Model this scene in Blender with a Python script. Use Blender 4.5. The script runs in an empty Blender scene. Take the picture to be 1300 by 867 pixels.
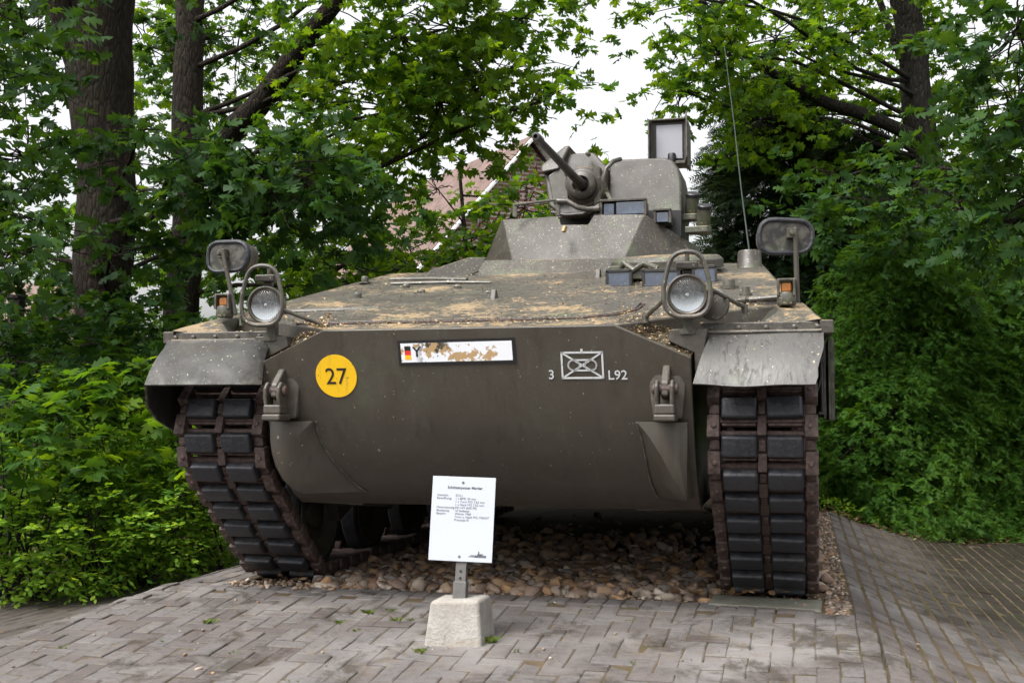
import bpy, bmesh, math, random
import numpy as np
from mathutils import Vector, Matrix
R = math.radians
random.seed(7)
S = bpy.context.scene
COL = S.collection

# ------------------------------------------------------------------ camera, sky, sun, exposure
CAMX, CAMY, CAMZ, YAW, PITCH, FPX = 1.496, -5.187, 0.934, 0.2463, 0.060, 1472.0
cam_d = bpy.data.cameras.new('camera'); cam = bpy.data.objects.new('camera', cam_d); COL.objects.link(cam)
cam.location = (CAMX, CAMY, CAMZ); cam.rotation_euler = (math.pi/2 + PITCH, 0, YAW)
cam_d.sensor_width = 36; cam_d.lens = 36*FPX/1300; cam_d.clip_end = 900; cam_d.clip_start = 0.05
S.camera = cam

SUN_EL, SUN_AZ = R(58), R(215)          # azimuth clockwise from +Y: the light comes from behind the camera
w = bpy.data.worlds.new('World'); S.world = w; w.use_nodes = True
wn = w.node_tree; wn.nodes.clear()
sky = wn.nodes.new('ShaderNodeTexSky'); sky.sky_type = 'NISHITA'; sky.sun_disc = False
sky.sun_elevation = SUN_EL; sky.sun_rotation = SUN_AZ; sky.dust_density = 6; sky.air_density = 1.3; sky.ozone_density = 1.0
hsv = wn.nodes.new('ShaderNodeHueSaturation'); hsv.inputs['Saturation'].default_value = 0.12
bg = wn.nodes.new('ShaderNodeBackground'); bg.inputs['Strength'].default_value = 0.15
wo = wn.nodes.new('ShaderNodeOutputWorld')
wn.links.new(sky.outputs[0], hsv.inputs['Color']); wn.links.new(hsv.outputs[0], bg.inputs[0]); wn.links.new(bg.outputs[0], wo.inputs[0])
sd = bpy.data.lights.new('sun', 'SUN'); sd.energy = 1.0; sd.angle = R(25); sd.color = (1.0, 0.97, 0.92)
sun = bpy.data.objects.new('sun', sd); COL.objects.link(sun)
sv = Vector((math.sin(SUN_AZ)*math.cos(SUN_EL), math.cos(SUN_AZ)*math.cos(SUN_EL), math.sin(SUN_EL)))
sun.rotation_euler = sv.to_track_quat('Z', 'Y').to_euler(); sun.location = sv*30
S.view_settings.view_transform = 'Standard'; S.view_settings.look = 'None'
S.view_settings.exposure = 1.2; S.view_settings.gamma = 1.0; S.view_settings.use_curve_mapping = False
S.cycles.max_bounces = 8; S.cycles.transparent_max_bounces = 6
S.cycles.use_denoising = True

# camera axes, only for laying out the far planting by direction and distance
_fw = Vector((-math.sin(YAW)*math.cos(PITCH), math.cos(YAW)*math.cos(PITCH), math.sin(PITCH)))
_rt = Vector((math.cos(YAW), math.sin(YAW), 0)); _up = _rt.cross(_fw)
def W(u, v, d):
    return Vector((CAMX, CAMY, CAMZ)) + (_fw + _rt*((u-650)/FPX) - _up*((v-433.5)/FPX))*d

def gz(x, y):
    """height of the ground: a flat stand for the vehicle with banks falling away to both sides and to the front"""
    dx = max(x-1.70, -1.85-x, 0.0); t = min(dx/1.5, 1.0); s = .34*(1-(1-t)**2)
    f = .10*max(.45-y, 0.0)
    return -((s**4+f**4)**.25)

# ------------------------------------------------------------------ material helpers
class NT:
    def __init__(self, name):
        self.m = bpy.data.materials.new(name); self.m.use_nodes = True
        self.t = self.m.node_tree; self.t.nodes.clear()
        self.o = self.t.nodes.new('ShaderNodeOutputMaterial')
        self._c = None
    def n(self, kind, **kw):
        nd = self.t.nodes.new(kind)
        for k, v in kw.items(): setattr(nd, k, v)
        return nd
    def put(self, sock, v):
        if v is None: return
        if hasattr(v, 'links') or isinstance(v, bpy.types.NodeSocket): self.t.links.new(v, sock)
        elif isinstance(v, (tuple, list)) and len(v) == 3 and sock.type == 'RGBA': sock.default_value = (*v, 1)
        else: sock.default_value = v
    def co(self):
        if self._c is None: self._c = self.n('ShaderNodeTexCoord').outputs['Object']
        return self._c
    def scaled(self, sc, vec=None, rot=None):
        mp = self.n('ShaderNodeMapping'); self.put(mp.inputs['Vector'], vec or self.co()); mp.inputs['Scale'].default_value = sc
        if rot: mp.inputs['Rotation'].default_value = rot
        return mp.outputs[0]
    def noise(self, scale, detail=4, rough=.55, vec=None, dist=0):
        x = self.n('ShaderNodeTexNoise'); self.put(x.inputs['Vector'], vec or self.co())
        x.inputs['Scale'].default_value = scale; x.inputs['Detail'].default_value = detail; x.inputs['Roughness'].default_value = rough
        x.inputs['Distortion'].default_value = dist
        return x.outputs['Fac']
    def voro(self, scale, vec=None, feature='F1'):
        x = self.n('ShaderNodeTexVoronoi', feature=feature); self.put(x.inputs['Vector'], vec or self.co()); x.inputs['Scale'].default_value = scale
        return x
    def step(self, v, a, b):
        x = self.n('ShaderNodeMapRange'); x.clamp = True; self.put(x.inputs[0], v)
        x.inputs[1].default_value = a; x.inputs[2].default_value = b; return x.outputs[0]
    def rng(self, v, a, b, c, d):
        x = self.n('ShaderNodeMapRange'); x.clamp = True; self.put(x.inputs[0], v)
        for i, q in enumerate((a, b, c, d)): x.inputs[i+1].default_value = q
        return x.outputs[0]
    def mth(self, op, a, b=None):
        x = self.n('ShaderNodeMath', operation=op); self.put(x.inputs[0], a); self.put(x.inputs[1], b); return x.outputs[0]
    def mix(self, f, a, b):
        x = self.n('ShaderNodeMix', data_type='RGBA'); self.put(x.inputs[0], f); self.put(x.inputs[6], a); self.put(x.inputs[7], b); return x.outputs[2]
    def ramp(self, f, stops):
        x = self.n('ShaderNodeValToRGB'); self.put(x.inputs[0], f); e = x.color_ramp.elements
        while len(e) < len(stops): e.new(.5)
        for i, (p, c) in enumerate(stops): e[i].position = p; e[i].color = (*c, 1)
        return x.outputs[0]
    def bump(self, h, strength=.3, dist=.01, nrm=None):
        x = self.n('ShaderNodeBump'); self.put(x.inputs['Height'], h); x.inputs['Strength'].default_value = strength; x.inputs['Distance'].default_value = dist
        self.put(x.inputs['Normal'], nrm); return x.outputs[0]
    def normal_z(self):
        g = self.n('ShaderNodeNewGeometry'); s = self.n('ShaderNodeSeparateXYZ'); self.put(s.inputs[0], g.outputs['Normal']); return s.outputs[2]
    def island(self):
        return self.n('ShaderNodeNewGeometry').outputs['Random Per Island']
    def objrand(self):
        return self.n('ShaderNodeObjectInfo').outputs['Random']
    def rand(self):
        return self.mth('FRACT', self.mth('ADD', self.island(), self.objrand()))
    def bsdf(self, color, rough=.6, metal=0, nrm=None, spec=.5, **kw):
        b = self.n('ShaderNodeBsdfPrincipled'); self.put(b.inputs['Base Color'], color); self.put(b.inputs['Roughness'], rough)
        self.put(b.inputs['Metallic'], metal); self.put(b.inputs['Normal'], nrm); b.inputs['Specular IOR Level'].default_value = spec
        for k, v in kw.items(): self.put(b.inputs[k], v)
        return b.outputs[0]
    def out(self, s):
        self.put(self.o.inputs[0], s); return self.m

def mat_paint(name, dirt=1.0, a=(.034, .0285, .0225), b=(.048, .0405, .0325), moss=.5, dull=.0):
    t = NT(name); up = t.normal_z()
    base = t.mix(t.noise(3.2, 6, .6), a, b)
    streak = t.noise(1.0, 3, .5, t.scaled((26, 26, 1.6)))
    base = t.mix(t.mth('MULTIPLY', t.step(streak, .55, .8), .35), base, (.080, .073, .061))
    base = t.mix(t.mth('MULTIPLY', t.step(t.noise(1.7, 6, .65, None, .8), .50, .70), .40), base, (.070, .062, .052))
    base = t.mix(t.mth('MULTIPLY', t.mth('MULTIPLY', t.step(t.noise(210, 3, .6), .60, .68), t.step(t.noise(2.2, 4), .48, .62)), .5), base, (.15, .135, .11))
    run = t.noise(1.0, 5, .7, t.scaled((14, 14, .7)))
    base = t.mix(t.mth('MULTIPLY', t.step(run, .56, .70), .45), base, (.024, .019, .014))
    scr = t.noise(1.0, 2, .5, t.scaled((90, 90, 14), rot=(0, .5, .3)))
    base = t.mix(t.mth('MULTIPLY', t.step(scr, .70, .76), .45), base, (.12, .11, .09))
    pt = t.n('ShaderNodeNewGeometry').outputs['Pointiness']
    base = t.mix(t.mth('MULTIPLY', t.mth('MULTIPLY', t.step(pt, .53, .60), t.step(t.noise(22, 4), .45, .6)), .55), base, (.13, .12, .10))
    flat = t.step(up, .12, .75)
    patch = t.noise(1.6, 5, .6)
    # green algae in loose patches
    al = t.mth('MULTIPLY', t.step(t.noise(6.0, 7, .7), .50, .64), t.step(patch, .46, .60))
    base = t.mix(t.mth('MULTIPLY', al, moss), base, (.085, .11, .055))
    # pale lichen dots
    wv = t.n('ShaderNodeVectorMath', operation='ADD'); nz = t.n('ShaderNodeTexNoise'); t.put(nz.inputs['Vector'], t.co()); nz.inputs['Scale'].default_value = 60; ns = t.n('ShaderNodeVectorMath', operation='SCALE'); t.put(ns.inputs[0], nz.outputs['Color']); ns.inputs['Scale'].default_value = .018; t.put(wv.inputs[0], t.co()); t.put(wv.inputs[1], ns.outputs[0])
    v = t.voro(130, wv.outputs[0]); v2 = t.voro(62, wv.outputs[0])
    lum = t.n('ShaderNodeSeparateColor'); t.put(lum.inputs[0], v.outputs['Color'])
    lum2 = t.n('ShaderNodeSeparateColor'); t.put(lum2.inputs[0], v2.outputs['Color'])
    amt = t.mth('ADD', t.mth('MULTIPLY', flat, .26*dirt), t.mth('MULTIPLY', t.step(patch, .40, .68), .20*dirt))
    d1 = t.mth('MULTIPLY', t.mth('LESS_THAN', v.outputs['Distance'], t.rng(lum.outputs[2], 0, 1, .12, .42)), t.mth('LESS_THAN', lum.outputs[0], amt))
    d2 = t.mth('MULTIPLY', t.mth('LESS_THAN', v2.outputs['Distance'], t.rng(lum2.outputs[2], 0, 1, .08, .36)), t.mth('LESS_THAN', lum2.outputs[1], t.mth('MULTIPLY', amt, .55)))
    base = t.mix(t.mth('MULTIPLY', t.mth('MAXIMUM', d1, d2), .85), base, (.27, .24, .165))
    # tan blossom litter and dust that settles on what faces up
    lit = t.noise(34, 8, .72, t.scaled((.8, 1.2, 1.0))); lit2 = t.noise(2.3, 6, .65); py = t.n('ShaderNodeSeparateXYZ'); t.put(py.inputs[0], t.co()); lit2 = t.mth('ADD', t.mth('SUBTRACT', lit2, .035), t.mth('MULTIPLY', t.step(py.outputs[1], .45, -.05), .085))
    lv = t.mth('MULTIPLY', t.step(t.mth('ADD', t.mth('MULTIPLY', lit, .75), t.mth('MULTIPLY', lit2, .75)), .775, .835), t.step(up, .74, .95))
    base = t.mix(t.mth('MULTIPLY', lv, .80*dirt), base, t.mix(t.noise(40, 3), (.26, .16, .06), (.42, .30, .155)))
    gr = t.mth('MULTIPLY', t.step(up, .6, .95), t.step(t.noise(2.4, 5, .6), .35, .7))
    base = t.mix(t.mth('MULTIPLY', gr, .30*dirt), base, (.105, .092, .075))
    rough = t.rng(t.noise(9, 4), .3, .7, .32+dull, .54+dull)
    rough = t.mth('ADD', rough, t.mth('MULTIPLY', lv, .3))
    h = t.mth('ADD', t.mth('MULTIPLY', t.noise(190, 3), .5), t.mth('ADD', t.mth('MULTIPLY', lv, 1.2), t.mth('MULTIPLY', t.noise(5, 3), 2.0)))
    return t.out(t.bsdf(base, rough, 0, t.bump(h, .35, .004)))

def mat_scraped(name):
    t = NT(name); base = t.mix(t.noise(4, 5), (.056, .053, .049), (.092, .088, .082))
    k = t.noise(1.0, 5, .65, t.scaled((55, 14, 16), rot=(.4, .5, .2)), .6); area = t.step(t.noise(6, 4), .42, .60)
    base = t.mix(t.mth('MULTIPLY', t.mth('MULTIPLY', t.step(k, .53, .58), area), .85), base, (.028, .025, .021))
    base = t.mix(t.mth('MULTIPLY', t.step(t.noise(1.0, 4, .6, t.scaled((60, 60, 9))), .665, .69), .8), base, (.42, .36, .25))
    base = t.mix(t.mth('MULTIPLY', t.step(t.noise(9, 5, .6), .58, .70), .5), base, (.10, .105, .07))
    return t.out(t.bsdf(base, t.rng(k, .3, .7, .35, .6), 0, t.bump(t.mth('ADD', k, t.noise(40, 3)), .3, .004)))

def mat_plain(name, c, rough=.5, metal=0, var=.25, scale=12, bump=.1, c2=None, **kw):
    t = NT(name); c2 = c2 or tuple(min(1, x*(1+var)) for x in c); c1 = tuple(x*(1-var) for x in c)
    n = t.noise(scale, 5, .6)
    return t.out(t.bsdf(t.mix(t.step(n, .3, .7), c1, c2), t.rng(t.noise(scale*2.3, 3), .3, .7, max(.02, rough-.08), min(1, rough+.08)), metal, t.bump(t.noise(scale*8, 3), bump, .003), **kw))

M = {}
M['paint'] = mat_paint('olive_paint', 1.0)
M['paint_clean'] = mat_paint('olive_paint_clean', .14, (.041, .0345, .0262), (.059, .0505, .039), .25)
M['paint_moss'] = mat_paint('olive_paint_mossy', 1.25, (.045, .042, .032), (.064, .060, .046), .9)
M['flap'] = mat_paint('fender_flap_paint', .20, (.016, .0148, .0136), (.024, .0222, .0205), .3, .2)
def mat_mark(name, c):
    t = NT(name); n = t.noise(26, 9, .75); col = t.mix(t.noise(5, 4), tuple(x*.86 for x in c), c)
    col = t.mix(t.mth('MULTIPLY', t.step(n, .60, .64), .85), col, (.05, .043, .033)); col = t.mix(t.mth('MULTIPLY', t.step(t.noise(1.0, 5, .7, t.scaled((30, 5, 4))), .55, .72), .30), col, (.10, .09, .075))
    return t.out(t.bsdf(col, .5, 0, t.bump(n, .15, .002)))
M['scraped'] = mat_scraped('scraped_flap_metal')
M['dark_metal'] = mat_plain('dark_metal', (.035, .033, .03), .5, 0)
M['steel_rust'] = mat_plain('rusty_track_steel', (.038, .027, .024), .66, .1, .5, 34, .9, (.130, .085, .073))
M['black'] = mat_plain('black_paint', (.012, .012, .013), .45)
M['white_paint'] = mat_mark('white_marking_paint', (.56, .57, .58))
M['yellow'] = mat_mark('yellow_marking', (.84, .50, .006))
M['panel_white'] = mat_plain('sign_white', (.43, .455, .50), .4, var=.025, scale=3, bump=.0)
M['print'] = mat_plain('sign_print', (.085, .09, .105), .6)
M['galv'] = mat_plain('galvanised_post', (.12, .115, .11), .5, .3, .2, 30)
M['amber'] = mat_plain('amber_plastic', (.26, .09, .012), .3, var=.4, scale=40)
M['bare'] = mat_plain('worn_steel', (.16, .14, .12), .45, .5, .3, 40)
M['antenna'] = mat_plain('antenna_green', (.035, .05, .038), .5)

def mat_rubber(name):
    t = NT(name); n = t.noise(30, 5, .65); rnd = t.objrand()
    c = t.mix(t.step(n, .35, .75), (.012, .0138, .0185), (.025, .028, .036))
    c = t.mix(t.mth('MULTIPLY', t.step(t.noise(70, 3), .64, .7), .35), c, (.06, .058, .056))
    c = t.mix(t.mth('MULTIPLY', rnd, .3), c, (.028, .027, .029))
    c = t.mix(t.mth('MULTIPLY', t.mth('MULTIPLY', t.step(t.noise(14, 7, .75), .52, .66), t.step(rnd, .2, .9)), .45), c, (.075, .062, .052))
    return t.out(t.bsdf(c, t.rng(n, .3, .7, .34, .6), 0, t.bump(t.mth('ADD', t.noise(60, 4), t.mth('MULTIPLY', t.noise(11, 5), 2)), .5, .006)))
M['rubber'] = mat_rubber('track_rubber')

def mat_glass_block(name, c=(.10, .13, .19)):
    t = NT(name); n = t.noise(18, 4)
    return t.out(t.bsdf(t.mix(t.step(n, .45, .7), c, tuple(x*2.0 for x in c)), .12, 0, None, 1.0))
M['prism'] = mat_glass_block('periscope_glass', (.030, .042, .068))
def mat_lens():
    t = NT('headlamp_lens'); wv = t.n('ShaderNodeTexWave', bands_direction='X'); t.put(wv.inputs['Vector'], t.co()); wv.inputs['Scale'].default_value = 28
    g = t.bsdf((.9, .93, .95), .06, 0, t.bump(t.mth('ADD', wv.outputs[0], t.noise(35, 2)), .25, .003), .6)
    b = g.node; b.inputs['Transmission Weight'].default_value = .97; b.inputs['IOR'].default_value = 1.22
    return t.out(g)
M['lens'] = mat_lens()
M['reflector'] = mat_plain('lamp_reflector', (.42, .43, .44), .14, 1.0, .05, 20, .05)
M['searchlight_glass'] = mat_plain('searchlight_glass', (.30, .30, .335), .10, 0, .06, 2, .0)

def mat_bark(name, a=(.018, .013, .010), b=(.075, .056, .042)):
    t = NT(name); v = t.scaled((8, 8, 2.0)); n = t.noise(2.6, 9, .75, v, .9); big = t.noise(1.1, 3)
    vo = t.voro(3.2, t.scaled((7, 7, 1.7)), 'DISTANCE_TO_EDGE')
    crack = t.step(vo.outputs['Distance'], .0, .22)
    c = t.mix(t.step(n, .3, .75), a, b); c = t.mix(t.mth('MULTIPLY', t.step(vo.outputs['Distance'], .12, .0), .7), c, tuple(x*.5 for x in a)); c = t.mix(t.mth('MULTIPLY', t.step(big, .5, .75), .4), c, (.034, .04, .02))
    return t.out(t.bsdf(c, .9, 0, t.bump(t.mth('ADD', t.mth('MULTIPLY', crack, .6), t.mth('ADD', n, t.noise(9, 6, .7, v))), 1.0, .05), .2))
M['bark'] = mat_bark('oak_bark'); M['bark2'] = mat_bark('bark_grey', (.022, .019, .017), (.072, .062, .054))

def mat_leaf(name, a, b, c, trans=.45, rough=.55, tr=(1.9, 1.6, .45)):
    t = NT(name); r = t.island()
    col = t.ramp(r, [(0, a), (.6, b), (1, c)])
    big = t.noise(.8, 2); col = t.mix(t.mth('MULTIPLY', t.step(big, .45, .7), .35), col, c)
    p = t.bsdf(col, rough, 0, None, .18)
    tl = t.n('ShaderNodeBsdfTranslucent')
    tc = t.n('ShaderNodeMix', data_type='RGBA', blend_type='MULTIPLY'); tc.inputs[0].default_value = 1; t.put(tc.inputs[6], col); t.put(tc.inputs[7], tr); tc.clamp_result = False
    t.put(tl.inputs[0], tc.outputs[2])
    mx = t.n('ShaderNodeMixShader'); mx.inputs[0].default_value = trans; t.put(mx.inputs[1], p); t.put(mx.inputs[2], tl.outputs[0])
    return t.out(mx.outputs[0])
M['oak_leaf'] = mat_leaf('oak_leaves', (.028, .075, .014), (.048, .12, .017), (.085, .165, .019), .5)
M['oak_backlit'] = mat_leaf('oak_leaves_backlit', (.030, .082, .012), (.062, .145, .015), (.14, .235, .020), .6)  # brighter oak copy: the backlit look is put into the base colour
M['oak_shaded'] = mat_leaf('oak_leaves_shaded', (.016, .047, .013), (.027, .074, .017), (.048, .105, .019), .42)  # darker oak copy: shade on leaves not backlit is painted into the colour
M['cypress'] = mat_leaf('cypress_sprays', (.010, .028, .012), (.014, .040, .014), (.036, .042, .012), .2, .7)
M['hemlock'] = mat_leaf('hemlock_sprays', (.024, .078, .013), (.048, .130, .019), (.12, .235, .032), .4)
M['shrub'] = mat_leaf('shrub_leaves', (.066, .165, .020), (.12, .26, .028), (.26, .39, .04), .45)
M['far_leaf'] = mat_leaf('far_leaves', (.022, .055, .018), (.035, .082, .02), (.06, .11, .028), .35)
M['litter'] = mat_leaf('dead_leaves', (.07, .038, .02), (.13, .075, .04), (.26, .17, .09), .1, .8, (1, 1, 1))
M['grass'] = mat_leaf('grass_blades', (.05, .10, .02), (.09, .15, .03), (.16, .18, .05), .4)
M['flake'] = mat_leaf('catkin_litter', (.26, .165, .075), (.40, .29, .16), (.52, .43, .30), .05, .9, (1, 1, 1))

def mat_paver():
    t = NT('concrete_paver'); r = t.rand(); g = t.n('ShaderNodeNewGeometry').outputs['Position']
    c = t.ramp(r, [(0, (.115, .096, .090)), (.25, (.132, .118, .113)), (.5, (.150, .130, .122)), (.75, (.152, .142, .139)), (1, (.172, .154, .145))])
    n = t.noise(26, 8, .75, g); big = t.noise(1.1, 5, .6, g); mid = t.noise(3.4, 7, .7, g, .5); fine = t.noise(85, 6, .8, g)
    c = t.mix(t.mth('MULTIPLY', t.step(n, .48, .72), .55), c, (.052, .047, .043))
    c = t.mix(t.mth('MULTIPLY', t.step(big, .50, .66), .60), c, t.mix(n, (.23, .212, .202), (.34, .32, .305)))     # lime bloom
    c = t.mix(t.mth('MULTIPLY', t.step(mid, .52, .62), .75), c, (.050, .040, .031))          # dirt
    c = t.mix(t.mth('MULTIPLY', t.step(t.noise(5, 7, .75, g), .56, .66), .5), c, (.17, .13, .085))
    c = t.mix(t.mth('MULTIPLY', t.step(fine, .60, .66), .6), c, (.24, .22, .20))
    c = t.mix(t.mth('MULTIPLY', t.step(fine, .40, .34), .6), c, (.03, .027, .024))
    # moss and grime over the right-hand bank, thicker away from the stand
    sx = t.n('ShaderNodeSeparateXYZ'); t.put(sx.inputs[0], g)
    far = t.mth('MULTIPLY', t.step(t.mth('ADD', sx.outputs[0], t.mth('MULTIPLY', mid, .8)), 2.15, 3.0), t.step(sx.outputs[1], .2, 2.0))
    c = t.mix(t.mth('MULTIPLY', far, .93), c, t.mix(t.noise(7, 6, .7, g), (.013, .0105, .007), (.030, .025, .016)))
    c = t.mix(t.mth('MULTIPLY', t.mth('MULTIPLY', far, t.step(t.noise(9, 6, .7, g), .55, .63)), .75), c, (.034, .041, .010))
    left = t.mth('MULTIPLY', t.step(t.mth('ADD', sx.outputs[0], t.mth('MULTIPLY', mid, .8)), -1.3, -2.3), .72)
    c = t.mix(left, c, t.mix(n, (.030, .025, .020), (.078, .066, .054)))
    return t.out(t.bsdf(c, .85, 0, t.bump(t.mth('ADD', n, fine), .9, .008), .12))
M['paver'] = mat_paver()
def mat_joint():
    t = NT('joint_sand'); n = t.noise(3.2, 6, .6)
    c = t.ramp(n, [(.3, (.050, .038, .028)), (.44, (.115, .085, .055)), (.54, (.09, .068, .042)), (.62, (.082, .072, .030)), (.72, (.045, .035, .026))])
    return t.out(t.bsdf(c, .95, 0, t.bump(t.noise(120, 4), .8, .008), .1))
M['joint'] = mat_joint()
def mat_soil():
    t = NT('bed_soil'); n = t.noise(12, 8, .7)
    return t.out(t.bsdf(t.ramp(n, [(.3, (.022, .017, .012)), (.6, (.055, .04, .028)), (.8, (.10, .07, .05))]), .95, 0, t.bump(n, .8, .03), .1))
M['soil'] = mat_soil()
def mat_stone():
    t = NT('gravel_stone'); r = t.island(); n = t.noise(40, 5, .6)
    c = t.ramp(r, [(0, (.075, .060, .052)), (.2, (.21, .135, .09)), (.4, (.165, .15, .14)), (.55, (.34, .20, .095)), (.7, (.27, .225, .18)), (.85, (.16, .085, .052)), (1, (.48, .42, .35))])
    c = t.mix(t.mth('MULTIPLY', t.step(n, .5, .75), .4), c, (.07, .055, .045))
    return t.out(t.bsdf(c, .7, 0, t.bump(n, .3, .006), .4))
M['stone'] = mat_stone()
def mat_concrete(name, a=(.26, .24, .215), b=(.40, .38, .35)):
    t = NT(name); n = t.noise(9, 8, .7); s = t.noise(1.0, 4, .6, t.scaled((3, 3, 14)))
    c = t.mix(t.step(n, .3, .7), a, b); c = t.mix(t.mth('MULTIPLY', t.step(s, .55, .7), .5), c, (.24, .185, .12))
    c = t.mix(t.mth('MULTIPLY', t.step(t.noise(60, 3), .66, .72), .7), c, (.12, .105, .09))
    return t.out(t.bsdf(c, .9, 0, t.bump(t.mth('ADD', n, t.noise(70, 5, .7)), .8, .01), .2))
M['concrete'] = mat_concrete('rough_concrete'); M['slab'] = mat_concrete('mossy_slab', (.13, .13, .10), (.22, .215, .18))
def mat_brick():
    t = NT('brick_wall'); b = t.n('ShaderNodeTexBrick'); t.put(b.inputs['Vector'], t.scaled((1, 1, 1), rot=(R(90), 0, 0)))
    for k, v in (('Color1', (.20, .085, .07, 1)), ('Color2', (.29, .15, .125, 1)), ('Mortar', (.42, .38, .36, 1))): b.inputs[k].default_value = v
    b.inputs['Scale'].default_value = 1; b.inputs['Brick Width'].default_value = .42; b.inputs['Row Height'].default_value = .125; b.inputs['Mortar Size'].default_value = .022
    return t.out(t.bsdf(b.outputs[0], .85, 0, t.bump(b.outputs['Fac'], -.4, .01), .2))
M['brick'] = mat_brick()
M['roof_tile'] = mat_plain('roof_tile', (.145, .095, .080), .85, 0, .35, 3)
M['white_wood'] = mat_plain('white_board', (.70, .70, .70), .6, var=.05)
M['window_glass'] = mat_plain('window_glass', (.05, .06, .07), .1)

# ------------------------------------------------------------------ mesh helpers
def tag(o, label=None, cat=None, group=None, kind=None):
    if label: o['label'] = label
    if cat: o['category'] = cat
    if group: o['group'] = group
    if kind: o['kind'] = kind
    return o
def empty(name, loc=(0, 0, 0), parent=None):
    o = bpy.data.objects.new(name, None); COL.objects.link(o); o.location = loc; o.empty_display_size = .1
    if parent: o.parent = parent
    return o
def link_mesh(name, me, mat, parent=None):
    o = bpy.data.objects.new(name, me); COL.objects.link(o)
    if mat and not me.materials: me.materials.append(M[mat] if isinstance(mat, str) else mat)
    if parent: o.parent = parent
    return o

class MB:
    def __init__(self): self.v = []; self.f = []
    def add(self, vs, fs, mx=None):
        b = len(self.v)
        for p in vs:
            p = Vector(p); self.v.append(tuple(mx @ p) if mx else tuple(p))
        self.f += [tuple(b+i for i in f) for f in fs]; return self
    def box(self, c, s, rot=None, taper=1.0):
        x, y, z = (q/2 for q in s)
        vs = [(-x, -y, -z), (x, -y, -z), (x, y, -z), (-x, y, -z), (-x*taper, -y*taper, z), (x*taper, -y*taper, z), (x*taper, y*taper, z), (-x*taper, y*taper, z)]
        m = Matrix.Translation(c)
        if rot: m = m @ (rot.to_4x4() if isinstance(rot, Matrix) else Matrix.Rotation(rot[2], 4, 'Z') @ Matrix.Rotation(rot[1], 4, 'Y') @ Matrix.Rotation(rot[0], 4, 'X'))
        return self.add(vs, [(3, 2, 1, 0), (4, 5, 6, 7), (0, 1, 5, 4), (1, 2, 6, 5), (2, 3, 7, 6), (3, 0, 4, 7)], m)
    def bar(self, a, b, w, h, up=(0, 0, 1)):
        a, b = Vector(a), Vector(b); d = (b-a); L = d.length; d.normalize(); u = Vector(up)
        s = d.cross(u); s = s.normalized() if s.length > 1e-5 else Vector((1, 0, 0)); u = s.cross(d)
        return self.box((a+b)/2, (w, L, h), Matrix((s, d, u)).transposed())
    def tube(self, pts, r, n=8, closed=False, caps=True):
        pts = [Vector(p) for p in pts]; k = len(pts); rs = r if isinstance(r, (list, tuple)) else [r]*k
        rings = []; nrm = None
        for i in range(k):
            if closed: d = pts[(i+1) % k]-pts[i-1]
            else: d = pts[min(i+1, k-1)]-pts[max(i-1, 0)]
            d.normalize()
            if nrm is None:
                nrm = d.cross(Vector((0, 0, 1)) if abs(d.z) < .9 else Vector((1, 0, 0))).normalized()
            else:
                nrm = nrm - d*nrm.dot(d); nrm.normalize()
            bi = d.cross(nrm); rings.append([pts[i]+(nrm*math.cos(2*math.pi*j/n)+bi*math.sin(2*math.pi*j/n))*rs[i] for j in range(n)])
        vs = [p for q in rings for p in q]; fs = []
        for i in range(k if closed else k-1):
            a, b = i*n, ((i+1) % k)*n
            fs += [(a+j, a+(j+1) % n, b+(j+1) % n, b+j) for j in range(n)]
        if caps and not closed: fs += [tuple(range(n-1, -1, -1)), tuple(range((k-1)*n, k*n))]
        return self.add(vs, fs)
    def lathe(self, o, d, prof, n=24, caps=True):
        """prof: (t along d, radius)"""
        o, d = Vector(o), Vector(d).normalized(); a = d.cross(Vector((0, 0, 1)) if abs(d.z) < .9 else Vector((1, 0, 0))).normalized(); b = d.cross(a)
        vs = [o+d*t+(a*math.cos(2*math.pi*j/n)+b*math.sin(2*math.pi*j/n))*r for t, r in prof for j in range(n)]
        fs = [(i*n+j, i*n+(j+1) % n, (i+1)*n+(j+1) % n, (i+1)*n+j) for i in range(len(prof)-1) for j in range(n)]
        if caps: fs += [tuple(range(n-1, -1, -1)), tuple(range((len(prof)-1)*n, len(prof)*n))]
        return self.add(vs, fs)
    def prism(self, poly, off):
        """closed polygon of 3D points swept by a vector"""
        n = len(poly); off = Vector(off); vs = [Vector(p) for p in poly]+[Vector(p)+off for p in poly]
        return self.add(vs, [tuple(range(n-1, -1, -1)), tuple(range(n, 2*n))]+[(i, (i+1) % n, n+(i+1) % n, n+i) for i in range(n)])
    def sheet(self, rows, th):
        """grid of points (rows of equal length) thickened along its normals"""
        nr, nc = len(rows), len(rows[0]); P = [[Vector(p) for p in r] for r in rows]; back = []
        for i in range(nr):
            for j in range(nc):
                du = P[i][min(j+1, nc-1)]-P[i][max(j-1, 0)]; dv = P[min(i+1, nr-1)][j]-P[max(i-1, 0)][j]
                nn = du.cross(dv); nn.normalize(); back.append(P[i][j]+nn*th)
        vs = [p for r in P for p in r]+back; o = nr*nc; fs = []
        for i in range(nr-1):
            for j in range(nc-1):
                a = i*nc+j; fs += [(a, a+1, a+nc+1, a+nc), (o+a, o+a+nc, o+a+nc+1, o+a+1)]
        for j in range(nc-1):
            fs += [(j, o+j, o+j+1, j+1), ((nr-1)*nc+j, (nr-1)*nc+j+1, o+(nr-1)*nc+j+1, o+(nr-1)*nc+j)]
        for i in range(nr-1):
            fs += [(i*nc, (i+1)*nc, o+(i+1)*nc, o+i*nc), (i*nc+nc-1, o+i*nc+nc-1, o+(i+1)*nc+nc-1, (i+1)*nc+nc-1)]
        return self.add(vs, fs)
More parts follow.
